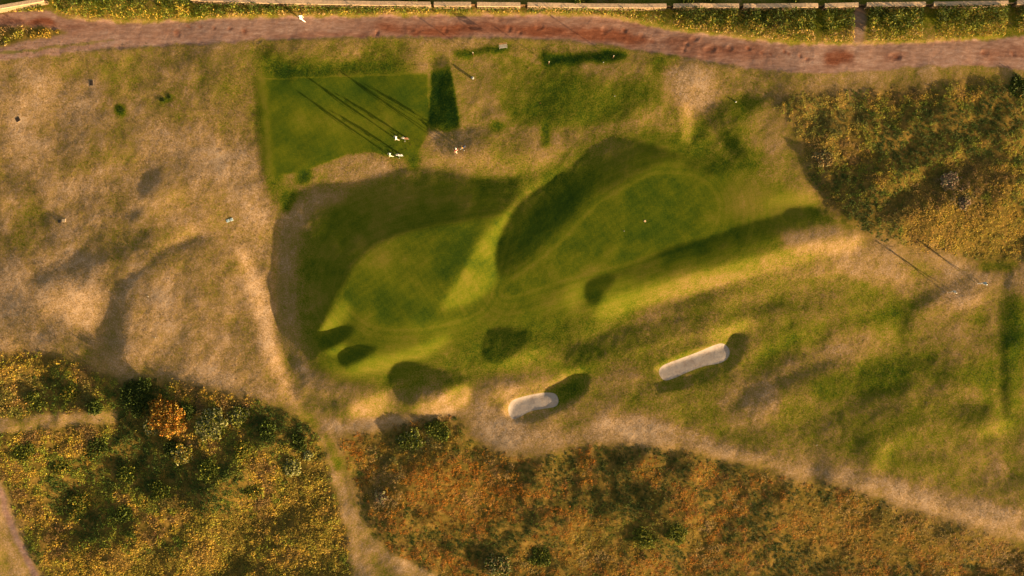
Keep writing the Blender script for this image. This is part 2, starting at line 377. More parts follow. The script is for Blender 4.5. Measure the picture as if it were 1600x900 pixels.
SCRUB_SW = [(-140,560),(0,552),(45,548),(110,562),(180,588),(250,592),(330,602),(400,624),(455,645),(488,662),(504,690),(514,730),(528,780),(541,830),(546,880),(552,940),(556,1010),(110,1010),(80,930),(60,890),(40,845),(26,805),(12,765),(0,740),(-30,715),(-140,700)]
SCRUB_S = [(532,690),(545,678),(590,672),(640,656),(690,646),(722,654),(735,686),(800,707),(850,711),(905,698),(960,691),(1050,699),(1130,717),(1200,733),(1235,748),(1285,750),(1340,768),(1400,790),(1500,820),(1600,853),(1740,890),(1740,1010),(800,1010),(760,955),(690,912),(630,882),(590,850),(570,810),(556,765),(544,725)]
SCRUB_NE = [(1205,158),(1270,147),(1340,141),(1450,134),(1520,122),(1600,128),(1740,135),(1740,405),(1600,410),(1540,408),(1480,398),(1420,388),(1365,372),(1322,346),(1292,325),(1268,285),(1250,240),(1238,200)]
LINKS = [([(960,470),(1130,410),(1300,370),(1420,400),(1600,430),(1600,700),(1450,700),(1300,690),(1100,640),(900,640),(780,600),(860,540)], 1.), ([(500,500),(640,530),(800,480),(960,430),(1000,480),(880,580),(640,600),(520,590)], .7), ([(0,250),(200,200),(420,220),(420,560),(0,540)], .3)]
CALM = [([(735,625),(850,676),(960,650),(1130,690),(1330,735),(1600,800),(1740,835),(1740,880),(1600,848),(1450,805),(1240,742),(1050,697),(850,708),(745,684)], .8), ([(430,300),(640,260),(900,230),(1100,220),(1290,330),(1000,480),(880,560),(500,600)], .65), ([(540,350),(800,330),(1000,260),(1120,300),(1110,370),(800,470),(640,520),(540,480)], .6),
 ([(400,115),(670,110),(670,250),(410,280)], .6), ([(-140,15),(1000,20),(1300,60),(1740,50),(1740,120),(1300,118),(1000,80),(500,60),(-140,100)], .7)]
def bmap(U, V, step):
    B = np.ones(U.shape, np.float32)
    for poly, val, s in BRIGHT:
        m = blur(raster(poly, U, V), s/step*.9); v_ = 1+(val-1)*2.6; B = B*(1-m)+v_*m
    SH = np.zeros_like(B)
    for poly, val, s in SHADE:
        m0 = raster(poly, U, V)
        # the side towards the sun rounds over gently, the far edge stays crisp
        ext = np.ptp(np.array(poly, float), axis=0); L = min(11., .04*float(ext.sum()), .25*float(ext.min())) if s >= 3 and len(poly) < 27 else 2.5
        rows = np.flatnonzero(m0.any(1)); run = np.zeros(m0.shape[1], np.float32); on = np.zeros_like(m0)
        if len(rows):
            for r_ in range(rows[0], rows[-1]+1):
                run = (run+step)*m0[r_]; on[r_] = 1-np.exp(-run/L)
        m = blur(on, s/step*.6); B = B*(1-m)+val*m
        SH = np.maximum(SH, m*np.clip(1-val*2.5, 0, 1))
    return B, SH

class Relief:
    def __init__(self, step=3., lam=.03, eps=3e-6, iters=11, u0=-160, u1=1760, v0=-130, v1=1030):
        self.step = step
        cs = [(u, v) for u in (u0, u1) for v in (v0, v1)]
        # t runs away from the sun (towards the upper left), n across
        tt = [-(u*CT+v*ST) for u, v in cs]; nn = [u*ST-v*CT for u, v in cs]
        pad = 320
        self.t0, self.n0 = min(tt)-pad, min(nn)-pad
        nt = int((max(tt)+pad-self.t0)/step); nnn = int((max(nn)+pad-self.n0)/step)
        T = self.t0+np.arange(nt)*step; N = self.n0+np.arange(nnn)*step
        TT, NN = np.meshgrid(T, N, indexing='ij')
        U = -TT*CT+NN*ST; V = -TT*ST-NN*CT
        B, SH = bmap(U, V, step)
        rg = np.random.default_rng(5)
        def an(st_, sn_):
            a = rg.standard_normal(B.shape); n_ = a.shape
            f0, f1 = np.fft.fftfreq(n_[0])[:, None], np.fft.fftfreq(n_[1])[None, :]
            a = np.real(np.fft.ifft2(np.fft.fft2(a)*np.exp(-2*np.pi**2*((f0*st_/step)**2+(f1*sn_/step)**2)))); return a/a.std()
        def swell(long_, short_, du, dv):
            """waves of ground stretched along a direction of the picture"""
            a = rg.standard_normal(B.shape); n_ = a.shape; m_ = math.hypot(du, dv)
            dt, dn = -(du*CT+dv*ST)/m_, (du*ST-dv*CT)/m_
            f0, f1 = np.fft.fftfreq(n_[0])[:, None], np.fft.fftfreq(n_[1])[None, :]
            fl, fs = f0*dt+f1*dn, -f0*dn+f1*dt
            a = np.real(np.fft.ifft2(np.fft.fft2(a)*np.exp(-2*np.pi**2*((fl*long_/step)**2+(fs*short_/step)**2)))); return a/a.std()
        fw = np.zeros_like(B)
        for p_, w_ in LINKS: fw = np.maximum(fw, w_*blur(raster(p_, U, V), 20/step))
        B = B+fw*(swell(80, 13, .93, -.36)*.30+swell(40, 6, .95, -.3)*.14)*(1-.7*SH)
        calm = np.ones_like(B)
        for p_, w_ in CALM: calm = calm*(1-w_*blur(raster(p_, U, V), 12/step))
        B = B+(an(11, 24)*.13+an(26, 60)*.20+an(4.5, 7)*.15)*calm*(1-.6*fw)*(1-.75*SH)
        heath = np.zeros_like(B)
        for p_ in (SCRUB_SW, SCRUB_S, SCRUB_NE): heath = np.maximum(heath, blur(raster(p_, U, V), 5/step))
        B = B+heath*(1-.75*SH)*(an(4, 6)*.36+an(9, 18)*.42+an(22, 45)*.36+.25)
        B = np.clip(B, -.25, 3)
        self.B, self.SH = B, SH
        inside = ((U > u0) & (U < u1) & (V > v0) & (V < v1)).astype(np.float32)
        inside = blur(inside, 30/step)
        B0 = B.copy()
        d = step*S
        kt = 2*np.pi*np.fft.fftfreq(nt, d)[:, None]; kn = 2*np.pi*np.fft.fftfreq(nnn, d)[None, :]
        den = kt**2+lam*kn**2+eps*4e2; 
        G = (B-1)
        for it in range(iters):
            g = TE*G*inside
            H = np.fft.fft2(g)*(-1j*kt)/den
            h = np.real(np.fft.ifft2(H))
            h = h - .07*blur(SH, 10/step)*(1 if it >= 0 else 0)
            q = h+(TT-self.t0)*S*TE
            cm = np.maximum.accumulate(q, axis=0)
            lit = np.clip(1-(cm-q)/.03, 0, 1)
            sl = np.gradient(h, d, axis=0)/TE+1
            sim = np.clip(sl, 0, 3)*lit
            self.sim, self.h = sim, h
            if it < iters-1:
                G = G+.35*blur(B0-sim, 1.2)
                G = np.clip(G, -2.5, 2.5)
        self.U, self.V = U, V
    def sample(self, a, u, v):
        ti = (-(u*CT+v*ST)-self.t0)/self.step; ni = (u*ST-v*CT-self.n0)/self.step
        ti = np.clip(ti, 0, a.shape[0]-1.001); ni = np.clip(ni, 0, a.shape[1]-1.001)
        i, j = ti.astype(int), ni.astype(int); f, g = ti-i, ni-j
        return (a[i, j]*(1-f)*(1-g)+a[i+1, j]*f*(1-g)+a[i, j+1]*(1-f)*g+a[i+1, j+1]*f*g)

rel = Relief()
U0, U1, V0, V1, ST_ = -140, 1740, -110, 1010, 2.0
gu = np.arange(U0, U1+.1, ST_); gv = np.arange(V0, V1+.1, ST_)
GV, GU = np.meshgrid(gv, gu, indexing='ij')
nv, nu = GU.shape
H = rel.sample(rel.h, GU, GV)
rim = np.clip(np.minimum(np.minimum(GU-U0, U1-GU), np.minimum(GV-V0, V1-GV))/70, 0, 1); rim = rim*rim*(3-2*rim)
def fnoise(s, seed):
    a = blur(np.random.default_rng(seed).standard_normal(GU.shape), s/ST_); return (a/a.std()).astype(np.float32)
n_s, n_m, n_l, n_x = fnoise(2.5, 1), fnoise(6, 2), fnoise(16, 3), fnoise(48, 4)

def zone(base, items):
    a = np.full(GU.shape, base, np.float32)
    wu, wv = GU+n_m*1.2+n_l*1.5, GV+n_s*.6+n_m*1.2
    for it in items:
        poly, val, s = it[:3]; w = it[3] if len(it) > 3 else 1
        raw = it[4] if len(it) > 4 else 0          # 1: no ragged edge, 2: straight sides too
        m = blur(raster(poly, GU if raw else wu, GV if raw else wv, raw < 2), s/ST_)*w; a = a*(1-m)+val*m
    return a
ROAD = [(-140,24),(-40,22),(0,20),(50,17),(75,16),(85,22),(110,28),(140,32),(180,34),(250,33),(330,28),(400,26),(500,26),(600,24),(700,23),(800,24),(900,25),(960,29),(1010,39),(1060,50),(1120,58),(1200,66),(1270,71),(1340,71),(1420,69),(1500,64),(1560,60),(1600,58),(1740,48),
        (1740,122),(1660,116),(1600,110),(1560,104),(1500,102),(1420,107),(1340,112),(1280,115),(1200,111),(1150,105),(1100,96),(1050,86),(980,74),(920,66),(850,60),(760,57),(700,57),(600,56),(500,58),(400,61),(330,66),(250,70),(150,77),(60,88),(0,95),(-140,112)]
ISLAND = [(-140,46),(-60,44),(0,43),(40,42),(75,46),(106,51),(70,58),(30,65),(0,71),(-60,80),(-140,92)]
GREEN_L = [(545,440),(552,418),(575,396),(612,375),(662,360),(720,349),(770,341),(795,345),(790,375),(780,410),(772,440),(762,470),(740,490),(700,503),(650,512),(610,512),(575,502),(552,482),(541,460)]
GREEN_R = [(800,440),(826,422),(858,398),(890,370),(912,346),(940,318),(985,292),(1020,276),(1070,276),(1100,290),(1118,315),(1118,340),(1108,362),(1080,376),(1040,388),(1000,402),(940,420),(880,436),(830,452),(795,462),(785,455)]
TEE_L = [(403,122),(440,121),(540,117),(667,112.5),(668,150),(670,208),(650,238),(620,246),(580,236),(540,242),(490,262),(450,272),(418,272),(410,200)]
TEE_R = [(701,88),(740,85),(790,82),(850,102),(900,100),(960,97),(1020,92),(1040,118),(1034,165),(1000,188),(930,198),(850,196),(780,200),(720,203),(711,140)]
SAND_S = [(794,640),(800,626),(822,618),(848,613),(866,614),(872,624),(868,634),(850,638),(830,642),(812,651),(800,654)]
SAND_L = [(1028,582),(1034,571),(1060,561),(1090,550),(1114,540),(1130,537),(1140,545),(1139,557),(1126,567),(1100,572),(1074,581),(1052,590),(1036,593)]
PATH_SW = band([(-20,735),(0,765),(12,800),(26,840),(44,880),(66,930),(90,1010)], [5,5,5,5.5,6,6,7])
PATH_S = band([(498,640),(512,668),(520,705),(532,755),(545,805),(558,850),(570,900),(580,960),(590,1010)], [8,6,7,8,9,11,18,26,34])
PATH_S2 = band([(548,800),(570,840),(600,872),(640,895),(700,925),(780,960)], [8,12,14,14,14,14])
PATH_W = band([(-140,672),(0,664),(60,660),(120,655),(180,650)], [14,13,12,10,8])
LINKS_PATH = [(735,625),(760,640),(800,662),(850,676),(900,668),(960,650),(1040,660),(1130,690),(1230,715),(1330,735),(1450,765),(1600,800),(1740,835),(1740,880),(1600,848),(1450,805),(1340,765),(1240,742),(1150,718),(1050,697),(960,690),(900,696),(850,708),(800,704),(745,684),(725,650)]
_sq = lambda x0, y0, x1, y1: [(x0, y0), (x1, y0), (x1, y1), (x0, y1)]
# dryness of the turf: 0 lush, 1 straw; marked rows paint light or shade
DRY_LIGHTP = [
 ([(-140,90),(420,64),(430,300),(440,600),(-140,560)], .73, 12),
 ([(70,85),(400,66),(700,62),(690,110),(420,120),(250,135),(130,125)], .54, 14), ([(100,110),(300,100),(410,120),(415,260),(330,220),(200,170)], .62, 20),
 ([(200,250),(330,220),(410,260),(415,360),(330,340),(220,370),(60,330),(100,290)], .79, 16),
 ([(0,420),(120,380),(150,470),(60,540),(-40,540)], .86, 18),
 ([(205,520),(225,460),(290,440),(285,540),(230,560)], .8, 12),
 ([(290,420),(370,400),(410,500),(400,590),(320,570),(290,500)], .66, 14),
 ([(100,260),(160,240),(130,280)], .62, 9), ([(160,310),(210,300),(200,330)], .62, 8), ([(20,330),(70,325),(75,380),(30,375)], .64, 9), ([(80,380),(210,365),(200,382),(90,398)], .66, 8),
 ([(400,100),(440,95),(440,290),(415,285)], .3, 6), ([(430,100),(520,96),(620,92),(640,108),(520,118),(440,122)], .22, 6),
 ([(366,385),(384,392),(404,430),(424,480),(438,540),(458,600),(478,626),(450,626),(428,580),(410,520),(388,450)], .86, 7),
 ([(240,585),(330,575),(430,600),(470,630),(430,625),(330,598)], .84, 8),
 # middle ground
 ([(440,300),(480,285),(560,262),(640,250),(760,260),(900,225),(1000,205),(1100,215),(1200,240),(1285,325),(1345,365),(1250,400),(1100,440),(1000,500),(930,560),(840,590),(740,600),(600,612),(500,610),(450,560),(430,430)], .38, 10),
 ([(500,330),(560,300),(640,280),(770,290),(790,330),(700,348),(600,372),(550,410),(520,480),(498,520),(478,500),(470,420),(480,360)], .36, 12),
 ([(430,430),(440,330),(470,300),(540,292),(540,310),(490,340),(466,400),(462,470),(480,550),(520,590),(600,602),(600,618),(500,615),(455,565)], .70, 8),
 ([(440,300),(458,298),(455,325),(440,330)], .2, 4),
 ([(445,285),(480,262),(560,238),(640,250),(680,240),(700,208),(780,205),(900,205),(900,225),(800,270),(740,275),(640,262),(560,288),(470,296)], .67, 8),
 ([(740,250),(800,235),(880,225),(870,255),(800,275)], .62, 8),
 (_sq(464,262,484,286), .2, 4), (_sq(636,228,652,262), .22, 4),
 (GREEN_L, .30, 1.5, 1, 1), (GREEN_R, .30, 1.5, 1, 1),
 ([(700,400),(760,370),(740,420),(700,440)], .2, 9),
 ([(800,415),(830,330),(900,290),(930,260),(900,330),(840,390)], .16, 10),
 ([(910,220),(960,212),(1010,224),(990,240),(930,245)], .5, 7),
 ([(690,480),(720,440),(752,380),(780,345),(806,322),(808,336),(786,374),(776,412),(772,440),(742,468)], .36, 6),  # sunlit streak on the slope brightened in the turf colour
 ([(500,560),(560,575),(640,548),(720,520),(700,560),(620,580),(560,590)], .46, 8),
 ([(590,520),(700,515),(800,500),(880,470),(900,500),(860,540),(760,520),(640,545)], .34, 8),
 ([(540,615),(610,608),(740,600),(735,640),(650,650),(560,648),(500,640),(480,625)], .6, 6),
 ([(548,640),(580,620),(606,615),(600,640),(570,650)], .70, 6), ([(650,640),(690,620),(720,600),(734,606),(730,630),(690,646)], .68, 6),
 ([(490,640),(520,655),(600,650),(680,642),(720,640),(700,655),(620,668),(560,676),(520,670)], .85, 5),
 ([(740,600),(830,590),(900,575),(930,600),(900,640),(850,680),(780,660),(740,640)], .72, 9),
 ([(840,565),(920,520),(1080,480),(1140,490),(1080,530),(980,570),(900,590)], .44, 9),
 ([(850,612),(900,590),(918,592),(890,625),(850,640)], .36, 5), ([(1140,530),(1170,522),(1172,545),(1145,575),(1130,572)], .28, 5),
 ([(920,590),(1020,560),(1025,600),(960,630),(900,660)], .58, 9),
 ([(930,490),(960,466),(1100,424),(1250,384),(1300,378),(1260,404),(1100,450)], .45, 8),  # glow of the sun-facing band painted into the turf
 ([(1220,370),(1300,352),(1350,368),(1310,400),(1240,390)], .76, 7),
 ([(499,524),(520,515),(548,508),(556,516),(536,536),(512,549),(500,543)], .24, 7),  # painted shade: turf darkened inside the small shadowed knolls, next rows too
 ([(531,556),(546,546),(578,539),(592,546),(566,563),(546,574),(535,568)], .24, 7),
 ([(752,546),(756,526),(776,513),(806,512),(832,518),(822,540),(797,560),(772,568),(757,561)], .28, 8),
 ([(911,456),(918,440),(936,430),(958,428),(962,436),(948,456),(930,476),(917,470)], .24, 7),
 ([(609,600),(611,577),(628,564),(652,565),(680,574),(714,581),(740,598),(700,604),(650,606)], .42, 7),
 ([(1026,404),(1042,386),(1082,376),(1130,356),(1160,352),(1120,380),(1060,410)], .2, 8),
 ([(1060,165),(1084,165),(1082,225),(1062,220)], .6, 5),
 ([(1085,180),(1110,180),(1110,240),(1080,235)], .3, 5),
 ([(1105,240),(1180,240),(1240,270),(1280,305),(1230,325),(1150,340),(1130,300)], .50, 12),
 ([(1105,262),(1120,240),(1175,235),(1180,265),(1115,278)], .34, 8),
 ([(1180,200),(1230,195),(1250,280),(1200,250)], .62, 10),
 ([(1106,180),(1122,158),(1200,150),(1205,165),(1165,185),(1158,215),(1165,250),(1135,235)], .36, 9),
 # right-hand fairway
 ([(1000,500),(1140,430),(1300,390),(1400,420),(1600,430),(1740,440),(1740,800),(1500,745),(1350,715),(1230,690),(1150,680),(1000,640),(960,620),(1020,600)], .56, 12),
 ([(1060,480),(1180,440),(1320,430),(1400,440),(1380,490),(1250,500),(1130,515)], .44, 12),
 ([(1180,520),(1300,500),(1290,540),(1220,570)], .42, 12), ([(1340,490),(1420,470),(1415,515),(1350,515)], .36, 9),
 ([(1260,600),(1330,560),(1440,555),(1420,600),(1300,625)], .34, 12), ([(1440,580),(1560,575),(1570,600),(1470,600)], .34, 10), ([(1450,535),(1530,520),(1540,535)], .42, 9),
 ([(1150,595),(1200,575),(1215,630),(1190,668),(1130,665),(1120,630)], .80, 7),
 ([(1430,500),(1470,470),(1600,440),(1600,500),(1520,530),(1440,530)], .66, 12), ([(1490,480),(1540,485),(1550,510),(1490,505)], .4, 8),
 ([(1270,540),(1400,515),(1420,530),(1330,570),(1200,600)], .66, 12),
 ([(1400,640),(1560,620),(1600,700),(1450,730),(1330,700)], .44, 14), ([(1570,430),(1600,430),(1600,660),(1566,650)], .34, 7),
 ([(1280,690),(1340,680),(1320,710)], .4, 8), ([(1380,690),(1500,690),(1490,715),(1400,722)], .5, 9),
 ([(1300,390),(1400,385),(1480,402),(1560,415),(1740,420),(1740,460),(1560,460),(1500,490),(1440,450),(1330,430)], .78, 10),
 ([(1535,412),(1590,405),(1600,418),(1540,422)], .25, 5), ([(1400,400),(1480,410),(1460,440),(1420,430)], .55, 9),
 (LINKS_PATH, .87, 7),
 ([(745,640),(800,655),(850,675),(820,695),(760,680)], .93, 7),
 # tees
 ([(690,62),(1050,88),(1110,110),(1090,180),(1050,200),(720,205),(700,90)], .60, 7),
 (TEE_L, .28, 1.2, 1, 2), (band([(404,123),(540,118),(667,113.5)], 1.0), .5, .8, 1, 2), ([(440,130),(560,125),(660,120),(660,150),(500,160),(440,180)], .24, 9), ([(460,170),(540,160),(560,200),(480,220)], .36, 10), ([(560,160),(640,170),(640,230),(580,220)], .33, 10), ([(405,124),(416,124),(428,268),(416,268)], .42, 3),
 (TEE_R, .47, 1.2, 1, 2), (band([(702,88),(711,130),(719,200)], 1.2), .6, .8, 1, 2), ([(800,150),(880,120),(960,130),(1000,125),(1010,160),(950,185),(860,190),(790,175)], .30, 8), ([(715,95),(780,92),(770,130),(790,200),(722,200)], .60, 9), ([(780,130),(820,120),(830,150),(795,165)], .45, 8), ([(900,95),(1000,92),(1000,120),(930,118)], .6, 8),
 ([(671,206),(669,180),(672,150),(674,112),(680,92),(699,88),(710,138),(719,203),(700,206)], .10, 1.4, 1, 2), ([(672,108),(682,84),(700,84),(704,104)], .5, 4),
 ([(676,150),(690,148),(692,180),(680,182)], .2, 4),
 ([(672,208),(780,198),(760,225),(700,245)], .74, 6), (_sq(768,192,784,206), .2, 4), (_sq(848,192,858,228), .25, 3),
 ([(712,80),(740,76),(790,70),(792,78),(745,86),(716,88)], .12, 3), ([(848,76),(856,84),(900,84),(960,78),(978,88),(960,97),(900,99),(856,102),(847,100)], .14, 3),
 ([(1020,90),(1060,92),(1050,110),(1030,115)], .25, 6),
 ([(1050,100),(1130,120),(1110,170),(1060,170),(1040,130)], .76, 8),
 ([(1120,112),(1280,120),(1500,108),(1600,118),(1600,128),(1500,122),(1280,142),(1180,150)], .62, 6),
 # verge by the gardens
 ([(-140,-110),(1740,-110),(1740,60),(1500,60),(1300,68),(1100,54),(960,25),(800,20),(400,22),(200,28),(80,15),(-140,18)], .5, 4),
 (ISLAND, .55, 2), ([(-140,760),(-10,790),(10,830),(40,900),(70,1010),(-140,1010)], .72, 5),
 (band([(-60,92),(0,83),(60,76),(120,69),(175,62)], [2.5,2.5,2.5,2.5,1]), .5, 1),
 (PATH_S, .76, 4), (PATH_S2, .78, 5), (PATH_W, .74, 3), ([(512,680),(522,680),(534,720),(526,735)], .4, 3),
 (_sq(180,164,196,178), .12, 3), ([(248,156),(268,148),(270,153),(252,160)], .12, 3), (_sq(132,120,150,138), .85, 5), (_sq(22,180,40,195), .85, 5),
]
ROUGHP = [(GREEN_L, .05, 3), (GREEN_R, .05, 3), (TEE_L, .2, 3), (ROAD, .75, 2),
 ([(500,330),(640,280),(790,290),(800,330),(1000,215),(1100,260),(1280,330),(1000,470),(760,520),(600,590),(500,560)], .3, 12)]
ROADP = [(ROAD, 1, 1.2), (ISLAND, 0, 1.5), (PATH_SW, 1, 2.2), (band([(-60,92),(0,83),(60,76),(120,69),(175,62)], [2.5,2.5,2.5,2.5,1]), 0, 1, .75),
 ([(1330,14),(1348,14),(1349,64),(1331,64)], .75, 2)]
REDP = [([(-20,735),(30,735),(110,1010),(40,1010)], -.6, 10), ([(560,26),(800,26),(960,32),(1100,62),(1200,72),(1200,108),(1050,84),(900,63),(700,56),(560,55)], .35, 8), ([(-60,30),(20,30),(60,27),(82,30),(84,42),(60,45),(20,42),(-60,42)], .75, 3), ([(40,30),(70,26),(82,34),(60,36)], 1, 2),
 ([(590,40),(640,38),(700,36),(740,38),(800,38),(860,42),(920,44),(960,48),(1010,60),(1000,72),(940,62),(860,56),(760,53),(680,54),(620,52)], 1, 4),
 ([(430,52),(500,48),(580,50),(580,57),(500,57),(430,58)], .6, 3), ([(1040,56),(1090,60),(1100,86),(1060,86),(1040,70)], .7, 5), ([(1100,66),(1160,74),(1200,86),(1140,94),(1100,86)], .6, 6),
 ([(1288,80),(1330,82),(1332,98),(1290,102)], .9, 3), ([(1376,84),(1410,84),(1405,96),(1380,94)], .6, 4), ([(1525,74),(1560,76),(1600,74),(1600,90),(1540,90)], .6, 5), ([(100,36),(200,42),(270,46),(270,52),(180,50),(110,46)], .45, 5)]
SANDP = [(SAND_S, 1, .8, 1, 1), (SAND_L, 1, .8, 1, 1)]
LITP = [(SCRUB_SW, .95, 6), (SCRUB_S, .95, 11), (SCRUB_NE, .95, 11), (ISLAND, .8, 3), (PATH_W, 0, 3), (PATH_SW, 0, 4), (PATH_S, 0, 3), (PATH_S2, 0, 3)]
POTHOLES = [(272,48,6),(294,37,3.5),(309,38,3.5),(332,41,3.5),(357,43,4.5),(378,48,4),(400,62,4),(643,45,6),(653,49,3.5),(588,49,4),(697,44,5),(721,40,6),(797,44,5),(842,42,7),(812,51,4),(945,45,6),(977,47,4),(1001,53,4),(1019,64,8),(1084,60,6.5),(1074,68,4),(1067,77,5),(1110,75,9),(1138,77,5),(1167,78,5),(1189,85,4),(1204,87,3.5),(1225,80,3),(1233,85,3),(1249,88,3),(1260,92,3),(1395,88,7),(1541,83,6),(1580,85,5)]
DRY_LIGHT = zone(.62, DRY_LIGHTP); ROADM = zone(0, ROADP); REDM = zone(0, REDP); LITM = zone(0, LITP)
soft = 1-np.clip(zone(0, [(GREEN_L, 1, 4), (GREEN_R, 1, 4), (TEE_L, .7, 4), (TEE_R, .5, 4), ([(500,500),(560,400),(680,340),(800,330),(960,230),(1120,270),(1250,320),(1130,400),(960,480),(860,560),(640,590),(520,570)], .5, 12)]), 0, 1)
DRY_LIGHT = DRY_LIGHT+(n_x*.045+n_l*.042+n_m*.035)*(soft*.85+.15)
def contour(poly, reach):
    """distance in pixels outside a smooth outline, 1e3 beyond reach"""
    p = smooth_poly(poly, 4); d = np.full(GU.shape, 1e3, np.float32)
    x0, y0 = p.min(0)-reach; x1, y1 = p.max(0)+reach
    i0, i1 = int((y0-V0)/ST_), int((y1-V0)/ST_); j0, j1 = int((x0-U0)/ST_), int((x1-U0)/ST_)
    sub = d[i0:i1, j0:j1]; gu_, gv_ = GU[i0:i1, j0:j1], GV[i0:i1, j0:j1]
    for q, w in zip(p, np.roll(p, -1, 0)):
        e = w-q; L2 = max(e@e, 1e-6); t = np.clip(((gu_-q[0])*e[0]+(gv_-q[1])*e[1])/L2, 0, 1)
        np.minimum(sub, np.hypot(gu_-q[0]-t*e[0], gv_-q[1]-t*e[1]), out=sub)
    return d
SDS = np.full(GU.shape, 60., np.float32)        # signed distance to the sand edge
for poly in (SAND_S, SAND_L):
    d = np.minimum(contour(poly, 40), 60); SDS = np.minimum(SDS, np.where(raster(poly, GU, GV) > .5, -d, d))
SANDM = np.clip(.5-SDS/16, 0, 1)
# criss-cross cut of the greens and the tee
for poly, w_ in ((GREEN_L, 1.), (GREEN_R, 1.), (TEE_L, .8)):
    DRY_LIGHT += blur(raster(poly, GU, GV), 1.)*w_*(.016*np.sin((GU*.55+GV*.83)*2*np.pi/11+n_x*.4)+.012*np.sin((GU*.86-GV*.5)*2*np.pi/9+n_x*.4)+n_l*.022+n_m*.012)
# mower passes: rings of slightly different cut round both greens
for poly in (GREEN_L, GREEN_R):
    d = contour(poly, 130); out_ = 1-raster(poly, GU, GV); near = np.clip((125-d)/60, 0, 1)
    DRY_LIGHT += out_*near*(.018*np.sin(d*2*np.pi/13+n_l*.8)+.015*np.sin(d*2*np.pi/5.6+n_m*.6))
    DRY_LIGHT += .02*np.exp(-((d-3)/2.2)**2)-.03*np.exp(-((d-8)/2.)**2)*out_
REGIONS = [
 ('road', [(ROAD, True)], dict(kind='structure')),
 ('footpath', [(PATH_SW, False)], dict(kind='structure')),
 ('footpath', [(PATH_S, False), (PATH_S2, False)], dict(kind='structure')),
 ('footpath', [(PATH_W, False)], dict(kind='structure')),
 ('putting_green', [(GREEN_L, True)], dict(kind='structure')),
 ('putting_green', [(GREEN_R, True)], dict(kind='structure')),
 ('tee_ground', [(TEE_L, False)], dict(kind='structure')),
 ('tee_ground', [(TEE_R, False)], dict(kind='structure')),
 ('sand_bunker', [(SAND_S, True)], dict(label='smaller pale sand bunker, left of the two, above the straw path', cat='bunker', group='sand bunkers')),
 ('sand_bunker', [(SAND_L, True)], dict(label='longer pale sand bunker, right of the two, with a darker stain mid-way', cat='bunker', group='sand bunkers')),
]


rough = zone(1., ROUGHP)
H = H + rough*(n_s*.0045+n_m*.008+n_l*.008)*(1-.7*(SDS < 0))-.03*np.clip(.5-SDS/3, 0, 1)
for (pu, pv, pr) in POTHOLES:
    dp = random.uniform(.35, 1.); rr = np.hypot(GU-pu-n_m*1.6, (GV-pv)*random.uniform(.9, 1.35)+n_l*1.2+n_s*.5)/(pr*random.uniform(.8, 1.1))
    sel = rr < 2.2
    k = rr[sel]
    H[sel] += dp*(-.045*np.exp(-(k*1.05)**4)+.009*np.exp(-((k-1.25)/.35)**2))
    REDM[sel] = np.maximum(REDM[sel], .8*np.exp(-k**2*.8))
H = H*rim
def hgt(u, v):
    fu = np.clip((np.asarray(u, float)-U0)/ST_, 0, nu-1.001); fv = np.clip((np.asarray(v, float)-V0)/ST_, 0, nv-1.001)
    i, j = fv.astype(int), fu.astype(int); f, g = fv-i, fu-j
    return H[i, j]*(1-f)*(1-g)+H[i+1, j]*f*(1-g)+H[i, j+1]*(1-f)*g+H[i+1, j+1]*f*g
def P3(u, v, dz=0.): x, y = XY(u, v); return Vector((x, y, float(hgt(u, v))+dz))

zA = np.stack([DRY_LIGHT, rough, SANDM, np.ones_like(DRY_LIGHT)], -1).reshape(-1, 4)
zB = np.stack([ROADM, REDM, LITM, np.ones_like(DRY_LIGHT)], -1).reshape(-1, 4)
PX = (GU-800)*S; PY = (450-GV)*S
gx = np.gradient(H, axis=1)/(ST_*S); gy = -np.gradient(H, axis=0)/(ST_*S)
NRM = np.stack([-gx, -gy, np.ones_like(gx)], -1); NRM /= np.linalg.norm(NRM, axis=-1, keepdims=True)
POS = np.stack([PX, PY, H], -1).reshape(-1, 3); NRM = NRM.reshape(-1, 3)
idx = np.arange(nv*nu).reshape(nv, nu)
CELL = np.stack([idx[:-1, :-1], idx[1:, :-1], idx[1:, 1:], idx[:-1, 1:]], -1)
cu = GU[:-1, :-1]+1; cv = GV[:-1, :-1]+1
cls = np.zeros(cu.shape, int)
for k, (nm, polys, info) in enumerate(REGIONS, 1):
    for p, sm in polys: cls[raster(p, cu, cv, sm) > .5] = k
cls[raster(ISLAND, cu, cv) > .5] = 0
def region_object(name, k):
    F = CELL[cls == k]; ids, inv = np.unique(F, return_inverse=True)
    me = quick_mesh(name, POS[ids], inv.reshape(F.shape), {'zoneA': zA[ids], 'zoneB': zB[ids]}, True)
    me.normals_split_custom_set_from_vertices(NRM[ids].astype(np.float32))
    return link(name, me, None, GROUND)
g = region_object('ground', 0); tag(g, kind='structure')
for k, (nm, polys, info) in enumerate(REGIONS, 1):
    o = region_object(nm, k); tag(o, **info)
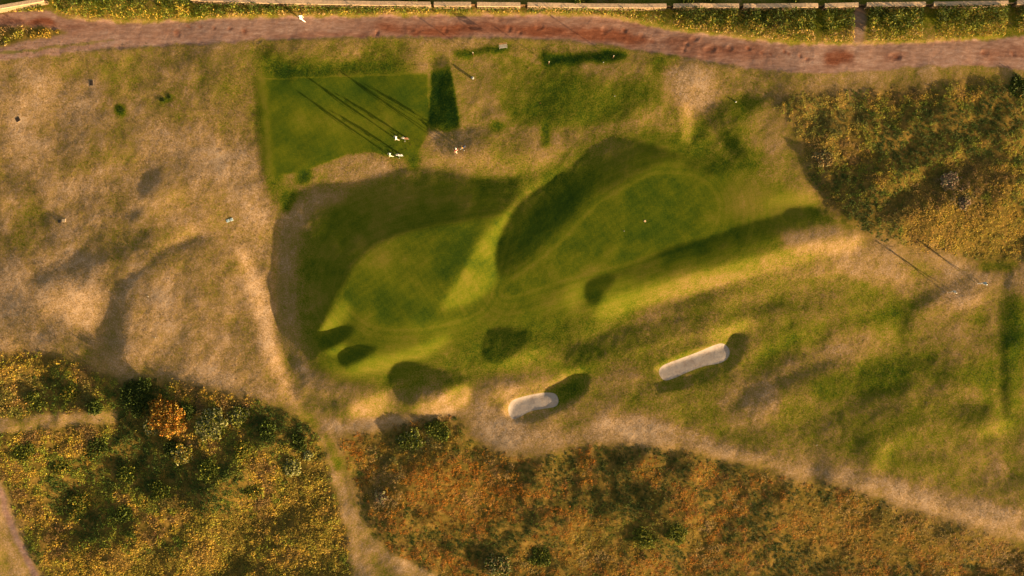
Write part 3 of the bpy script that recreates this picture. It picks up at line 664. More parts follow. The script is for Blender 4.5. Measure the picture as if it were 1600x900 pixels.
# land beyond, out to the horizon
def far_ground():
    x0, x1 = (U0-800)*S, (gu[-1]-800)*S; y1, y0 = (450-V0)*S, (450-gv[-1])*S
    R_ = 3000; bm = bmesh.new()
    inn = [bm.verts.new(p) for p in ((x0, y0, 0), (x1, y0, 0), (x1, y1, 0), (x0, y1, 0))]
    o1 = [bm.verts.new(p) for p in ((-R_, -R_, 0), (R_, -R_, 0), (R_, R_, 0), (-R_, R_, 0))]
    for k in range(4): bm.faces.new((inn[k], o1[k], o1[(k+1) % 4], inn[(k+1) % 4]))
    bmesh.ops.recalc_face_normals(bm, faces=bm.faces)
    me = bpy.data.meshes.new('far_ground'); bm.to_mesh(me); bm.free()
    n = len(me.vertices)
    a = me.attributes.new('zoneA', 'FLOAT_COLOR', 'POINT'); a.data.foreach_set('color', np.tile([.6, 1, 0, 1], n).astype(np.float32))
    a = me.attributes.new('zoneB', 'FLOAT_COLOR', 'POINT'); a.data.foreach_set('color', np.tile([0, 0, 0, 1], n).astype(np.float32))
    tag(link('far_ground', me, None, GROUND), kind='structure')
far_ground()

# ------------------------------------------------------------------ foliage
PAL = dict(dk=(.035, .055, .010), gr=(.075, .105, .014), yg=(.18, .185, .022), oc=(.32, .21, .035), ru=(.34, .128, .014), st=(.31, .21, .085), pa=(.26, .26, .12), br=(.14, .09, .032), pk=(.30, .21, .15), yl=(.30, .20, .03))
def pal_array(names, w, n, rng):
    c = np.array([PAL[k] for k in names]); w = np.array(w, float); return c[rng.choice(len(names), n, p=w/w.sum())]
def leaf_quads(pos, size, aspect, tone, rng, up=.5, heading=None):
    """diamond leaves: pos (n,3), size (n,), tone (n,3) -> verts, faces, colours"""
    n = len(pos)
    nrm = rng.standard_normal((n, 3)); nrm /= np.linalg.norm(nrm, axis=1)[:, None]; nrm[:, 2] = np.abs(nrm[:, 2])+up
    nrm /= np.linalg.norm(nrm, axis=1)[:, None]
    a = rng.standard_normal((n, 3))
    if heading is not None: a = a*.55+np.array([heading[0], heading[1], .15])[None, :]*np.sign(rng.standard_normal((n, 1)))
    a -= nrm*(a*nrm).sum(1)[:, None]; a /= np.linalg.norm(a, axis=1)[:, None]
    b = np.cross(nrm, a); L = size[:, None]*.5; Wd = L*aspect
    V = np.stack([pos-a*L, pos+b*Wd+a*L*.15+nrm*L*.12, pos+a*L, pos-b*Wd+a*L*.15+nrm*L*.12], 1).reshape(-1, 3)
    col = np.concatenate([np.repeat(tone, 4, 0), np.ones((n*4, 1))], 1)
    return V, np.arange(n*4).reshape(n, 4), col
def leaf_object(name, pos, size, aspect, tone, rng, parent=None, up=.5, heading=None):
    V, F, c = leaf_quads(pos, size, aspect, tone, rng, up, heading)
    return link(name, quick_mesh(name, V, F, {'tone': c}), parent, LEAF)
def lattice_noise(u, v, scale, seed):
    r = np.random.default_rng(seed).random((256, 256)); x, y = u/scale+1000, v/scale+1000
    i, j = np.floor(x).astype(int), np.floor(y).astype(int); f, g = x-i, y-j; f = f*f*(3-2*f); g = g*g*(3-2*g)
    q = lambda a, b: r[a % 256, b % 256]
    return q(i, j)*(1-f)*(1-g)+q(i+1, j)*f*(1-g)+q(i, j+1)*(1-f)*g+q(i+1, j+1)*f*g
def scatter(poly, density, rng, smooth=True, holes=()):
    p = np.array(poly, float); x0, y0 = p.min(0); x1, y1 = p.max(0)
    x0, x1, y0, y1 = max(x0, -60), min(x1, 1660), max(y0, -60), min(y1, 960)
    n = int((x1-x0)*(y1-y0)*S*S*density)
    u, v = rng.uniform(x0, x1, n), rng.uniform(y0, y1, n)
    m = raster(poly, u, v, smooth) > .5
    for h in holes: m &= raster(h, u, v, False) < .5
    return u[m], v[m]
GAIN = {21: 1.4, 22: 1.12, 23: 1.4}
def scrub(name, label, poly, density, leaves, rad, hgt_rng, tones, seed, leaf=(.16, .34), aspect=.45, heading=None, holes=(), patches=(), up=.9):
    """low heath: many small mounded plants, each with its own tone, as one mass"""
    rng = np.random.default_rng(seed)
    cu_, cv_ = scatter(poly, density, rng, True, holes)
    lm = LITM[np.clip(((cv_-V0)/ST_).astype(int), 0, nv-1), np.clip(((cu_-U0)/ST_).astype(int), 0, nu-1)]
    kp = rng.random(len(cu_)) < np.clip((lm-.3)/.6, 0, 1); cu_, cv_ = cu_[kp], cv_[kp]; fade = np.clip((lm[kp]-.3)/.6, .25, 1); n = len(cu_)
    # tone: patches of a place-wide noise pick neighbours of one kind
    f = .62*lattice_noise(cu_, cv_, 46, seed)+.38*lattice_noise(cu_, cv_, 14, seed+1)
    f = np.clip((f-.5)*2.5+.5+rng.normal(0, .12, n), 0, .999)
    names = [t[0] for t in tones]; w = np.cumsum([t[1] for t in tones]); w = w/w[-1]
    wc = np.concatenate([[0], w]); mid = (wc[1:]+wc[:-1])/2; pc = np.array([PAL[k] for k in names])
    base = np.stack([np.interp(f, mid, pc[:, q]) for q in range(3)], 1)
    for pp, nm, prob in patches:
        s_ = raster(pp, cu_+rng.normal(0, 6, n), cv_+rng.normal(0, 6, n)) > .5; q_ = (prob*rng.uniform(.5, 1.3, n)*s_).clip(0, 1)[:, None]; base = base*(1-q_)+np.array(PAL[nm])*q_
    rr = rng.uniform(*rad, n); hh = rng.uniform(*hgt_rng, n)*(.55+.9*lattice_noise(cu_, cv_, 24, seed+2))*fade
    big = rng.random(n) < .14; rr = np.where(big, rr*1.7, rr); hh = np.where(big, hh*2.3, hh)
    k = leaves
    a = rng.uniform(0, 2*np.pi, (n, k)); q = np.sqrt(rng.random((n, k)))
    x = (cu_[:, None]-800)*S+np.cos(a)*q*rr[:, None]; y = (450-cv_[:, None])*S+np.sin(a)*q*rr[:, None]
    top = np.sqrt(np.clip(1-q**2*.85, 0, 1))
    zu, zv = x/S+800, 450-y/S
    z = hgt(zu, zv)+hh[:, None]*top*rng.uniform(.55, 1.1, (n, k))
    pos = np.stack([x, y, z], -1).reshape(-1, 3)
    tone = GAIN.get(seed, 1.2)*np.repeat(base, k, 0)*rng.uniform(.6, 1.4, (n*k, 1))*(1+rng.normal(0, .08, (n*k, 3)))
    size = rng.uniform(*leaf, n*k)
    o = leaf_object(name, pos, size, aspect, np.clip(tone, .004, .6), rng, None, up, heading)
    return tag(o, label, 'scrub', None, 'stuff')

HD = (.82, .5)
def rough_grass(label, poly, density, tones, seed, holes=(), leaf=(.08, .17), hz=.022):
    """single bents and tufts that give the dry turf its grain"""
    rng = np.random.default_rng(seed); u, v = scatter(poly, density, rng, True, holes)
    keep = lattice_noise(u, v, 9, seed)+lattice_noise(u, v, 30, seed+1) > .72; u, v = u[keep], v[keep]; n = len(u)
    D_ = DRY_LIGHT[np.clip(((v-V0)/ST_).astype(int), 0, nv-1), np.clip(((u-U0)/ST_).astype(int), 0, nu-1)]+rng.normal(0, .1, n)
    c = np.stack([np.interp(D_, [0, .2, .36, .52, .70, .86, 1], q) for q in ([.02, .05, .09, .14, .19, .25, .32], [.035, .06, .085, .098, .118, .16, .22], [.006, .006, .01, .018, .042, .078, .135])], 1)
    pos = np.stack([(u-800)*S, (450-v)*S, hgt(u, v)+rng.uniform(.0, hz, n)], -1)
    o = leaf_object('rough_grass', pos, rng.uniform(*leaf, n), .4, np.clip(c*rng.uniform(.6, 1.2, (n, 1)), .004, .6), rng, None, 2.2)
    return tag(o, label, 'grass', None, 'stuff')
rough_grass('dry bent grass scattered over the left field', [(-60,100),(400,66),(402,120),(410,275),(435,300),(428,470),(470,630),(400,618),(250,588),(-60,548)], 26, None, 301)
rough_grass('straggling grass over the right hand fairway and its dry edges', [(1000,500),(1140,440),(1320,372),(1480,402),(1660,415),(1660,860),(1340,762),(1050,696),(900,694),(800,700),(740,680),(740,620),(800,600),(920,590)], 20, None, 302, (SAND_S, SAND_L, band([(790,645),(830,640),(880,625)], 22), band([(1020,590),(1090,570),(1150,550)], 26)))
rough_grass('rough grass between the road and the two tees', [(400,66),(690,62),(1050,92),(1280,120),(1250,150),(1150,160),(1100,220),(1040,190),(1040,115),(850,85),(700,80),(660,108),(410,118)], 22, None, 303)
rough_grass('thin dry grass on the shelf between the tees and the greens', [(430,290),(560,240),(690,210),(900,204),(1060,205),(900,225),(800,268),(720,266),(640,256),(560,284)], 16, None, 304)
scrub('scrub', 'yellow green tangled scrub between the forked path and the lower left track', SCRUB_SW, 3.4, 28, (.2, .7), (.04, .15),
      [('dk', 1.5), ('gr', 2.4), ('yg', 2.6), ('yl', .8), ('oc', .9), ('br', .3)], 21, (.11, .26), .45, HD, (PATH_W, PATH_SW),
      [([(0,560),(60,560),(75,580),(30,590),(0,588)], 'yl', .7), ([(300,800),(400,800),(480,770),(520,790),(430,850),(300,860)], 'oc', .45), ([(440,700),(500,690),(530,780),(540,860),(460,880)], 'oc', .5), ([(60,880),(300,860),(540,880),(540,960),(60,960)], 'oc', .45), ([(200,592),(262,596),(250,660),(205,690),(180,640)], 'dk', .85), ([(230,700),(330,700),(380,740),(300,800),(240,790)], 'dk', .55), ([(90,600),(180,600),(190,640),(60,640)], 'gr', .5), ([(0,590),(60,590),(50,640),(0,645)], 'st', .35)])
scrub('scrub', 'rusty brown heath filling the bottom right below the straw path', SCRUB_S, 5.5, 22, (.12, .45), (.02, .075),
      [('dk', .6), ('gr', .8), ('br', 1.7), ('ru', 3.2), ('oc', 1.4), ('st', .4)], 22, (.08, .18), .45, HD, (PATH_S, PATH_S2),
      [([(570,680),(640,668),(720,665),(720,700),(620,730)], 'gr', .6), ([(900,830),(1000,810),(1090,825),(1100,850),(1000,865),(910,860)], 'yg', .55), ([(900,810),(1000,800),(1080,815),(1000,830)], 'gr', .4), ([(960,740),(995,740),(1000,780),(965,780)], 'dk', .6), ([(640,720),(780,730),(800,800),(680,830)], 'ru', .4), ([(1200,780),(1400,800),(1500,860),(1300,880)], 'oc', .4), ([(1380,780),(1620,850),(1620,900),(1450,850)], 'st', .45), ([(800,860),(900,840),(900,900),(800,900)], 'gr', .35)])
scrub('scrub', 'mixed olive and brown scrub slope under the road at upper right', SCRUB_NE, 5.0, 22, (.12, .5), (.02, .085),
      [('dk', .9), ('gr', 2.3), ('yg', 2.6), ('yl', .6), ('oc', .7), ('br', .9)], 23, (.08, .2), .45, (.9, .35), (),
      [([(1235,160),(1330,150),(1340,230),(1260,260)], 'st', .22), ([(1380,345),(1390,315),(1470,268),(1560,245),(1490,310),(1420,345)], 'br', .75), ([(1400,350),(1480,320),(1600,330),(1600,405),(1480,395)], 'oc', .55), ([(1470,270),(1500,280),(1520,320),(1480,310)], 'pk', .4), ([(1260,285),(1300,275),(1330,345),(1300,330)], 'dk', .6)])
scrub('scrub', 'yellow flowering verge plants on the wedge between road and left track', ISLAND, 3, 34, (.25, .5), (.08, .2), [('yl', 2), ('oc', 2), ('yg', 1.5), ('st', .8)], 25, (.14, .3))

# ------------------------------------------------------------------ shrubs and trees, each its own
def crown_points(n, R_, h0, h1, lobes, rng):
    """leaf positions spread through uneven lobes"""
    pts = []
    for (lx, ly, lz, lr) in lobes:
        k = int(n*lr**2/sum(l[3]**2 for l in lobes))
        d = rng.standard_normal((k, 3)); d /= np.linalg.norm(d, axis=1)[:, None]
        r = lr*rng.uniform(.35, 1., (k, 1))**.5*(1+.18*np.sin(d[:, :1]*7+lx*5)+.12*np.sin(d[:, 1:2]*11+ly*3))
        p = d*r; p[:, 2] *= min(.8, .45*h1/max(lr, .1)); pts.append(p+np.array([lx, ly, lz]))
    return np.concatenate(pts)
def tree(name, label, cat, u, v, R_, h, tones, seed, n=2600, leaf=(.16, .36), group=None):
    rng = np.random.default_rng(seed); base = P3(u, v, -.05); e = empty(name, base); tag(e, label, cat, group)
    L = [(0, 0, h*.62, R_*.62)]
    k = 7 if R_ > 1.2 else 5
    for i in range(k):
        a = 2*math.pi*i/k+rng.uniform(-.4, .4); q = R_*rng.uniform(.45, .72)
        L.append((math.cos(a)*q, math.sin(a)*q, h*rng.uniform(.38, .66), R_*rng.uniform(.28, .46)))
    p = crown_points(n, R_, 0, h, L, rng); p[:, 2] = np.maximum(p[:, 2], .06)
    nm = [t[0] for t in tones]; tone = pal_array(nm, [t[1] for t in tones], n+50, rng)[:len(p)]
    tone = tone*rng.uniform(.6, 1.4, (len(p), 1))
    leaf_object('crown', p, rng.uniform(*leaf, len(p)), .5, np.clip(tone, .004, .6), rng, e, .3)
    bm = bmesh.new(); tr = .05*h+.03
    tube(bm, [(0, 0, -.1), (.03*h, .02*h, h*.3), (0, .04*h, h*.6)], [tr, tr*.7, tr*.35])
    for (lx, ly, lz, lr) in L[1:]: tube(bm, [(.02*h, .01*h, h*.18), (lx*.5, ly*.5, lz*.65), (lx*.9, ly*.9, lz)], [tr*.5, tr*.32, tr*.1], 6)
    obj('trunk', bm, M['bark'], e, True); return e
tree('autumn_tree', 'orange leaved small tree in the lower left scrub', 'tree', 268, 648, 3.1, 1.0, [('ru', 2.5), ('oc', 2.5), ('yl', .7), ('br', .6)], 31, 5200)
tree('dark_tree', 'dark green round tree just left above the orange tree', 'tree', 222, 620, 2.7, .7, [('dk', 3), ('gr', .9)], 32, 4200)
for i, (u, v, r, h, tn, lb, n) in enumerate([
  (335, 662, 2.6, 0.55, [('pa', 2), ('yg', 1.6), ('gr', .6)], 'widest pale grey green shrub right of the orange tree', 3400),
  (238, 668, 1.3, 0.36, [('pa', 1.5), ('yg', 1.5), ('oc', .4)], 'pale shrub at the lower foot of the orange tree', 1100),
  (376, 650, 1.7, 0.50, [('yg', 2), ('pa', 1), ('gr', .6)], 'yellow green shrub right of the widest pale shrub', 1500),
  (300, 640, 1.2, 0.50, [('dk', 2), ('gr', 1)], 'small dark shrub between the orange tree and the widest pale shrub', 1000),
  (290, 706, 1.7, 0.61, [('pa', 1.2), ('yg', 1.6), ('oc', 1.4)], 'lone pale topped shrub below the orange tree', 1700),
  (272, 700, 1.3, 0.66, [('dk', 2.5), ('gr', .6)], 'dark shrub touching the lone pale topped shrub', 1100),
  (459, 728, 1.5, 0.50, [('pa', 1.8), ('yg', 1.4)], 'pale green shrub in the scrub left of the forked path', 1300),
  (484, 710, .8, 0.32, [('pa', 2.2), ('yg', 1)], 'tiny pale shrub beside the forked path', 500),
  (640, 690, 2.2, 0.32, [('gr', 2), ('yg', 1.2), ('pa', .5)], 'green shrub at the top edge of the heath right of the forked path', 2200),
  (684, 672, 1.9, 0.28, [('gr', 2), ('yg', 1), ('dk', .7)], 'dark green shrub tucked in the notch below the mounds', 1800),
  (1010, 838, 2.1, 0.32, [('yg', 2), ('gr', 1)], 'left one of two bright green shrubs in the rusty heath', 1900),
  (1058, 832, 1.8, 0.36, [('yg', 1.5), ('gr', 1.4)], 'right one of two bright green shrubs in the rusty heath', 1600),
  (596, 778, 1.1, 0.27, [('pa', 1.5), ('pk', 1), ('br', 1)], 'greyish twiggy shrub just right of the forked path', 800),
  (778, 885, 1.9, 0.32, [('pa', 1.2), ('gr', 1.6), ('st', .8)], 'grey green shrub at the bottom edge of the heath', 1700),
  (845, 868, 1.8, 0.32, [('gr', 2), ('dk', 1), ('yg', .6)], 'dark olive shrub near the bottom edge of the heath', 1500),
  (1482, 285, 1.5, 0.27, [('pk', 2), ('pa', .8)], 'pinkish dry shrub on the crest of the upper right slope', 1100),
  (1503, 318, 1.1, 0.23, [('pk', 1.6), ('br', .8), ('pa', .6)], 'smaller pinkish dry shrub below the first on the upper right slope', 700),
  (1285, 245, 1.5, 0.23, [('st', 1.4), ('pa', 1), ('br', 1)], 'straw coloured shrub at the left end of the upper right scrub', 1100),
  (1592, 142, 2.4, 0.28, [('gr', 1.6), ('dk', 1.6)], 'dark green shrub under the road at the right edge', 2000)]):
    tree('shrub', lb, 'shrub', u, v, r, h, tn, 40+i, n, group='shrubs in the scrub')
MOUNDS = ["olive mound left of the mown path's start, near the left edge", 'green mound midway along the upper side of the mown path', 'dark mound at the right end of the mown path, upper side', 'large olive mound below the mown path near the left edge', 'yellowish mound just left of centre of the lower left scrub', 'dark mound directly below the right end of the mown path', 'olive mound a little right of the yellowish mound', 'yellowish mound low in the scrub beside the left track', 'dark mound low in the scrub below the olive pair', 'large olive mound below the widest pale shrub', 'yellowish mound under the yellow green shrub', 'dark mound near the top right of the scrub', "olive mound in the scrub's shaded middle", 'yellowish mound between the shaded middle and the forked path', 'dark mound close above the tiny pale shrub']
for i, (u, v, r) in enumerate([(52, 628, 1.7), (112, 612, 1.5), (150, 636, 1.3), (40, 706, 1.8), (96, 730, 1.6), (150, 700, 1.9), (196, 742, 1.5), (120, 790, 1.7), (190, 806, 1.5), (330, 732, 1.9), (382, 700, 1.6), (420, 668, 1.5), (250, 770, 1.8), (400, 765, 1.5), (470, 690, 1.4)]):
    tree('shrub', MOUNDS[i], 'shrub', u, v, r, .30+.05*(i % 3), [[('gr', 2), ('yg', 1.6), ('dk', .8)], [('yg', 2), ('yl', .8), ('gr', 1)], [('dk', 1.6), ('gr', 2)]][i % 3], 150+i, int(520*r), group='olive mounds in the lower left scrub')
for i, (u, v, r, lb) in enumerate([(188, 171, .5, 'round dark green grass tuft alone in the dry left field'), (253, 155, .42, 'left half of the double dark tuft in the dry left field'), (264, 151, .42, 'right half of the double dark tuft in the dry left field')]):
    tree('grass_tuft', lb, 'tuft', u, v, r, .08, [('dk', 2), ('gr', 2)], 70+i, 260, (.1, .2), 'dark tufts in the left field')

# ------------------------------------------------------------------ hedges along the garden wall
def hedge(u0, u1, vw, vr, hw, hr, tones, seed, label, dens=95, name='hedge'):
    """planted bank: height hw at the wall (row vw) falling to hr at the road edge (row vr, may be a function)"""
    rng = np.random.default_rng(seed)
    um = (u0+u1)/2; vf = vr if callable(vr) else (lambda u: vr)
    e = empty(name, P3(um, (vw+vf(um))/2)); tag(e, label, 'hedge', 'hedges under the garden wall')
    A_ = (u1-u0)*(vf(um)-vw)*S*S; n = int(A_*dens)
    u = rng.uniform(u0, u1, n); f = rng.random(n); v = vw+(np.array([vf(x) for x in u])-vw)*f
    edge = np.minimum(np.minimum(u-u0, u1-u)/4, 1)
    lump = .5+.95*(.6*lattice_noise(u, v, 11, seed)+.4*lattice_noise(u, v, 5, seed+5))
    top = (hw*(1-f**1.6)+hr*f**1.6)*lump*(.55+.45*edge)
    z = top*np.sqrt(rng.uniform(.12, 1, n))
    bx_, by_ = e.location.x, e.location.y
    pos = np.stack([(u-800)*S-bx_+rng.normal(0, .05, n), (450-v)*S-by_+rng.normal(0, .05, n), hgt(u, v)-e.location.z+z], -1)
    ff = np.clip(f*.95+rng.normal(0, .22, n)+(lattice_noise(u, v, 9, seed+3)-.5)*.7, 0, .999)
    names = [t[0] for t in tones]; w = np.cumsum([t[1] for t in tones]); w = w/w[-1]
    tone = np.array([PAL[k] for k in names])[np.searchsorted(w, ff)]*rng.uniform(.6, 1.4, (n, 1))
    leaf_object('foliage', pos, rng.uniform(.14, .34, n), .5, tone, rng, e, .35)
    sb = bmesh.new(); tube(sb, [(0, 0, -.05), (.08, .03, .4), (.02, -.1, .7)], [.03, .022, .01], 5); sm = bpy.data.meshes.new('stem'); sb.to_mesh(sm); sb.free()
    for k in range(max(3, int((u1-u0)/25))):
        uu, fq = rng.uniform(u0+2, u1-2), rng.uniform(.1, .7); vv = vw+(vf(uu)-vw)*fq
        b = Vector(((uu-800)*S, (450-vv)*S, float(hgt(uu, vv)))) - e.location; hh = hw*(1-fq)+hr*fq
        so = link('stem', sm, e, M['bark'] if k == 0 else None); so.location = b; so.scale = (1, 1, hh)
def road_top(u): return float(np.interp(u, [0, 75, 85, 110, 140, 180, 250, 330, 400, 600, 700, 900, 960, 1010, 1060, 1120, 1200, 1270, 1340, 1420, 1500, 1560, 1600, 1740], [20, 16, 22, 28, 32, 34, 33, 28, 26, 24, 23, 25, 29, 39, 50, 58, 66, 71, 71, 69, 64, 60, 58, 48]))
def wall_v(u): return float(np.interp(u, [-140, 240, 330, 400, 470, 600, 700, 830, 1000, 1150, 1280, 1345, 1440, 1500, 1600, 1740], [-8, -2, 4.5, 7.5, 9, 11.5, 13, 14.5, 17, 17.5, 18, 16.5, 14.5, 13, 11.5, 10]))
GRN = [('dk', 3.2), ('gr', 3.2), ('yg', 1.6), ('oc', .3), ('yl', .4)]
OLV = [('dk', 2.2), ('gr', 2.6), ('yg', 1.8), ('oc', 1.), ('yl', .6), ('st', .4)]
rt = lambda d: (lambda u: road_top(u)-d)
hedge(88, 234, -22, rt(3), 2.4, 1.0, GRN, 81, 'tall green hedge at upper left, the longer one before the narrow dark gap')
hedge(243, 298, -18, rt(3), 2.3, 1.0, GRN, 82, 'tall green hedge just right of the narrow dark gap at upper left')
hedge(302, 470, 7, rt(3), 1.05, .25, OLV, 83, 'low hedge strip under the wall behind the person in white')
hedge(472, 672, 10.5, rt(3), 1.05, .25, OLV, 84, 'low hedge strip right of the person in white, up to the first gate')
hedge(678, 738, 13.2, rt(3), 1.0, .25, GRN, 85, 'short hedge strip between the two left wooden gates')
hedge(746, 813, 14.4, rt(3), 1.0, .25, OLV, 86, 'short hedge strip left of the gate with the dark gap')
hedge(824, 1038, 15.8, rt(4), 1.05, .25, OLV, 87, 'long low hedge strip between two gates where the road starts bending')
hedge(1050, 1150, 17.4, rt(5), 1.25, .4, OLV, 88, 'hedge bank widening right of the gate at the road bend')
hedge(1156, 1270, 18, rt(3), 1.25, .7, OLV, 89, 'hedge bank left of the shaded gap near the sandy garden path')
hedge(1281, 1330, 18, rt(3), 1.25, .7, OLV, 90, 'narrow hedge block between the shaded gap and the sandy garden path')
hedge(1350, 1437, 16, rt(3), 1.25, .7, OLV, 91, 'hedge block right of the sandy garden path')
hedge(1455, 1566, 13.5, rt(3), 1.6, 1.0, [('dk', 2), ('gr', 2.6), ('yg', 2), ('br', .8), ('yl', .6)], 92, 'tallest dense green hedge block near the right corner')
hedge(1582, 1690, 12, rt(6), 1.2, .3, OLV, 93, 'hedge block cut by the right edge of the picture')
hedge(-60, 70, 9, lambda u: 18, .7, .2, OLV, 94, 'low yellowing hedge strip at the upper left corner')

# ------------------------------------------------------------------ garden wall with gates
def wall_run(name, label, pts, hgt_m, thick, gates, cat='wall'):
    """pts: function u -> row of the foot; one masonry thing, cut by gateways"""
    u0, u1 = pts; e = empty(name, P3((u0+u1)/2, wall_v((u0+u1)/2))); tag(e, label, cat)
    cuts = [u0]+[x for g in gates for x in (g[0], g[1])]+[u1]
    for a, b in zip(cuts[0::2], cuts[1::2]):
        n = max(2, int((b-a)/18)+1); us = np.linspace(a, b, n); bm = bmesh.new(); bc = bmesh.new()
        def ring(bmx, u, zlo, zhi, t0, t1, jit):
            x, y = XY(u, wall_v(u)); z = float(hgt(u, wall_v(u)))
            return [bmx.verts.new(Vector((x, y+t, z+zz+(jit if zz > 0 else 0)))-e.location) for t, zz in ((t0, zlo), (t0, zhi), (t1, zhi), (t1, zlo))]
        for bmx, zlo, zhi, t0, t1 in ((bm, -.2, hgt_m, 0, thick), (bc, hgt_m+.003, hgt_m+.1, -.04, thick+.04)):
            rings = [ring(bmx, u, zlo, zhi, t0, t1, 0) for u in us]
            for r, q in zip(rings, rings[1:]):
                for k in range(4): bmx.faces.new((r[k], q[k], q[(k+1) % 4], r[(k+1) % 4]))
            bmx.faces.new(rings[0][::-1]); bmx.faces.new(rings[-1])
        obj('wall_section', bm, M['stone'], e); obj('coping', bc, M['cope'], e)
    return e
GATES = [(673.5, 679), (736.5, 746), (813, 824), (1038.5, 1049), (1150, 1157), (1271, 1281.5), (1333, 1346), (1438, 1451), (1567, 1580)]
wall_run('garden_wall', 'long sunlit stone garden wall running along the top edge', (300, 1740), .95, .5, GATES)
for (a, b), lb in zip(GATES, ['narrow dark wooden gate, leftmost in the garden wall', 'brown wooden gate, second from the left in the garden wall', 'brown wooden gate above the dark gap in the low hedge', 'dark gate where the road begins to bend', 'dark gate in the middle of the widening hedge bank', 'dark gate at the shaded hedge gap left of the sandy path', 'dark gate at the top of the sandy garden path', 'dark gate left of the tallest hedge block', 'dark gate right of the tallest hedge block']):
    um = (a+b)/2; e = empty('garden_gate', P3(um, wall_v(um))); w = (b-a)*S; e.location.y += .24
    tag(e, lb, 'gate', 'gates in the garden wall')
    k = max(4, int(w/.16)); mw = M['wood'] if 'brown' in lb else M['gatew']; hh = 1.0 if 'brown' in lb else .95
    bmp = bmesh.new(); bx(bmp, (0, 0, 0), (w/k*.9, .03, hh), bevel=.006); pm = bpy.data.meshes.new('plank'); bmp.to_mesh(pm); bmp.free()
    for i in range(k):
        o = link('plank', pm, e, mw if i == 0 else None); o.location = (-w/2+(i+.5)*w/k, 0, hh/2+.04)
    for z in (.22, hh-.15):
        bm = bmesh.new(); bx(bm, (0, .032, z), (w*.94, .03, .09)); obj('rail', bm, mw, e)
    bm = bmesh.new(); tube(bm, [(w*.36, -.018, hh*.55), (w*.36, -.06, hh*.55), (w*.28, -.06, hh*.55)], .012, 6); obj('handle', bm, M['iron'], e)
# another wall at the upper left corner
def corner_wall():
    e = empty('boundary_wall', P3(20, 8)); tag(e, 'short pale wall slanting across the upper left corner', 'wall')
    for nm, z0, z1, t, mt in (('wall_section', -.2, 1.0, .2, 'stone'), ('coping', 1.003, 1.1, .25, 'cope')):
        bm = bmesh.new(); A = P3(-70, 30)-e.location; B = P3(75, 4)-e.location; d = (B-A).normalized(); nn = Vector((-d.y, d.x, 0)).normalized()*t
        rs = []
        for k in range(7):
            p = A.lerp(B, k/6); rs.append([bm.verts.new(p+nn*s+Vector((0, 0, z))) for s, z in ((-1, z0), (-1, z1), (1, z1), (1, z0))])
        for r, q in zip(rs, rs[1:]):
            for k in range(4): bm.faces.new((r[k], q[k], q[(k+1) % 4], r[(k+1) % 4]))
        bm.faces.new(rs[0][::-1]); bm.faces.new(rs[-1]); obj(nm, bm, M[mt], e)
corner_wall()
# gardens behind the wall
for i, (u, v, r, h, lb) in enumerate([(640, -6, 1.5, 1.6, 'green garden bush behind the wall, left of the narrow gate'), (662, -7, 1.1, 1.3, 'small green garden bush right behind the narrow gate'), (1072, -2, 1.6, 1.7, 'larger green garden bush behind the wall at the road bend'), (1105, -3, 1.2, 1.4, 'green garden bush right of the larger one at the road bend'), (1235, -4, 1.4, 1.5, 'green garden bush behind the wall left of the shaded gap'), (1325, -6, 1.1, 1.3, 'green garden bush behind the wall over the sandy path'), (905, -6, 1.3, 1.3, 'olive garden bush behind the long low hedge'), (950, -6, .9, 1.1, 'small olive garden bush behind the long low hedge'), (1596, -3, 1.2, 1.5, 'green garden bush behind the wall at the right edge')]):
    tree('garden_bush', lb, 'bush', u, v, r, h, [('gr', 2), ('yg', 1.6), ('dk', .8)], 120+i, 1000, group='bushes behind the garden wall')

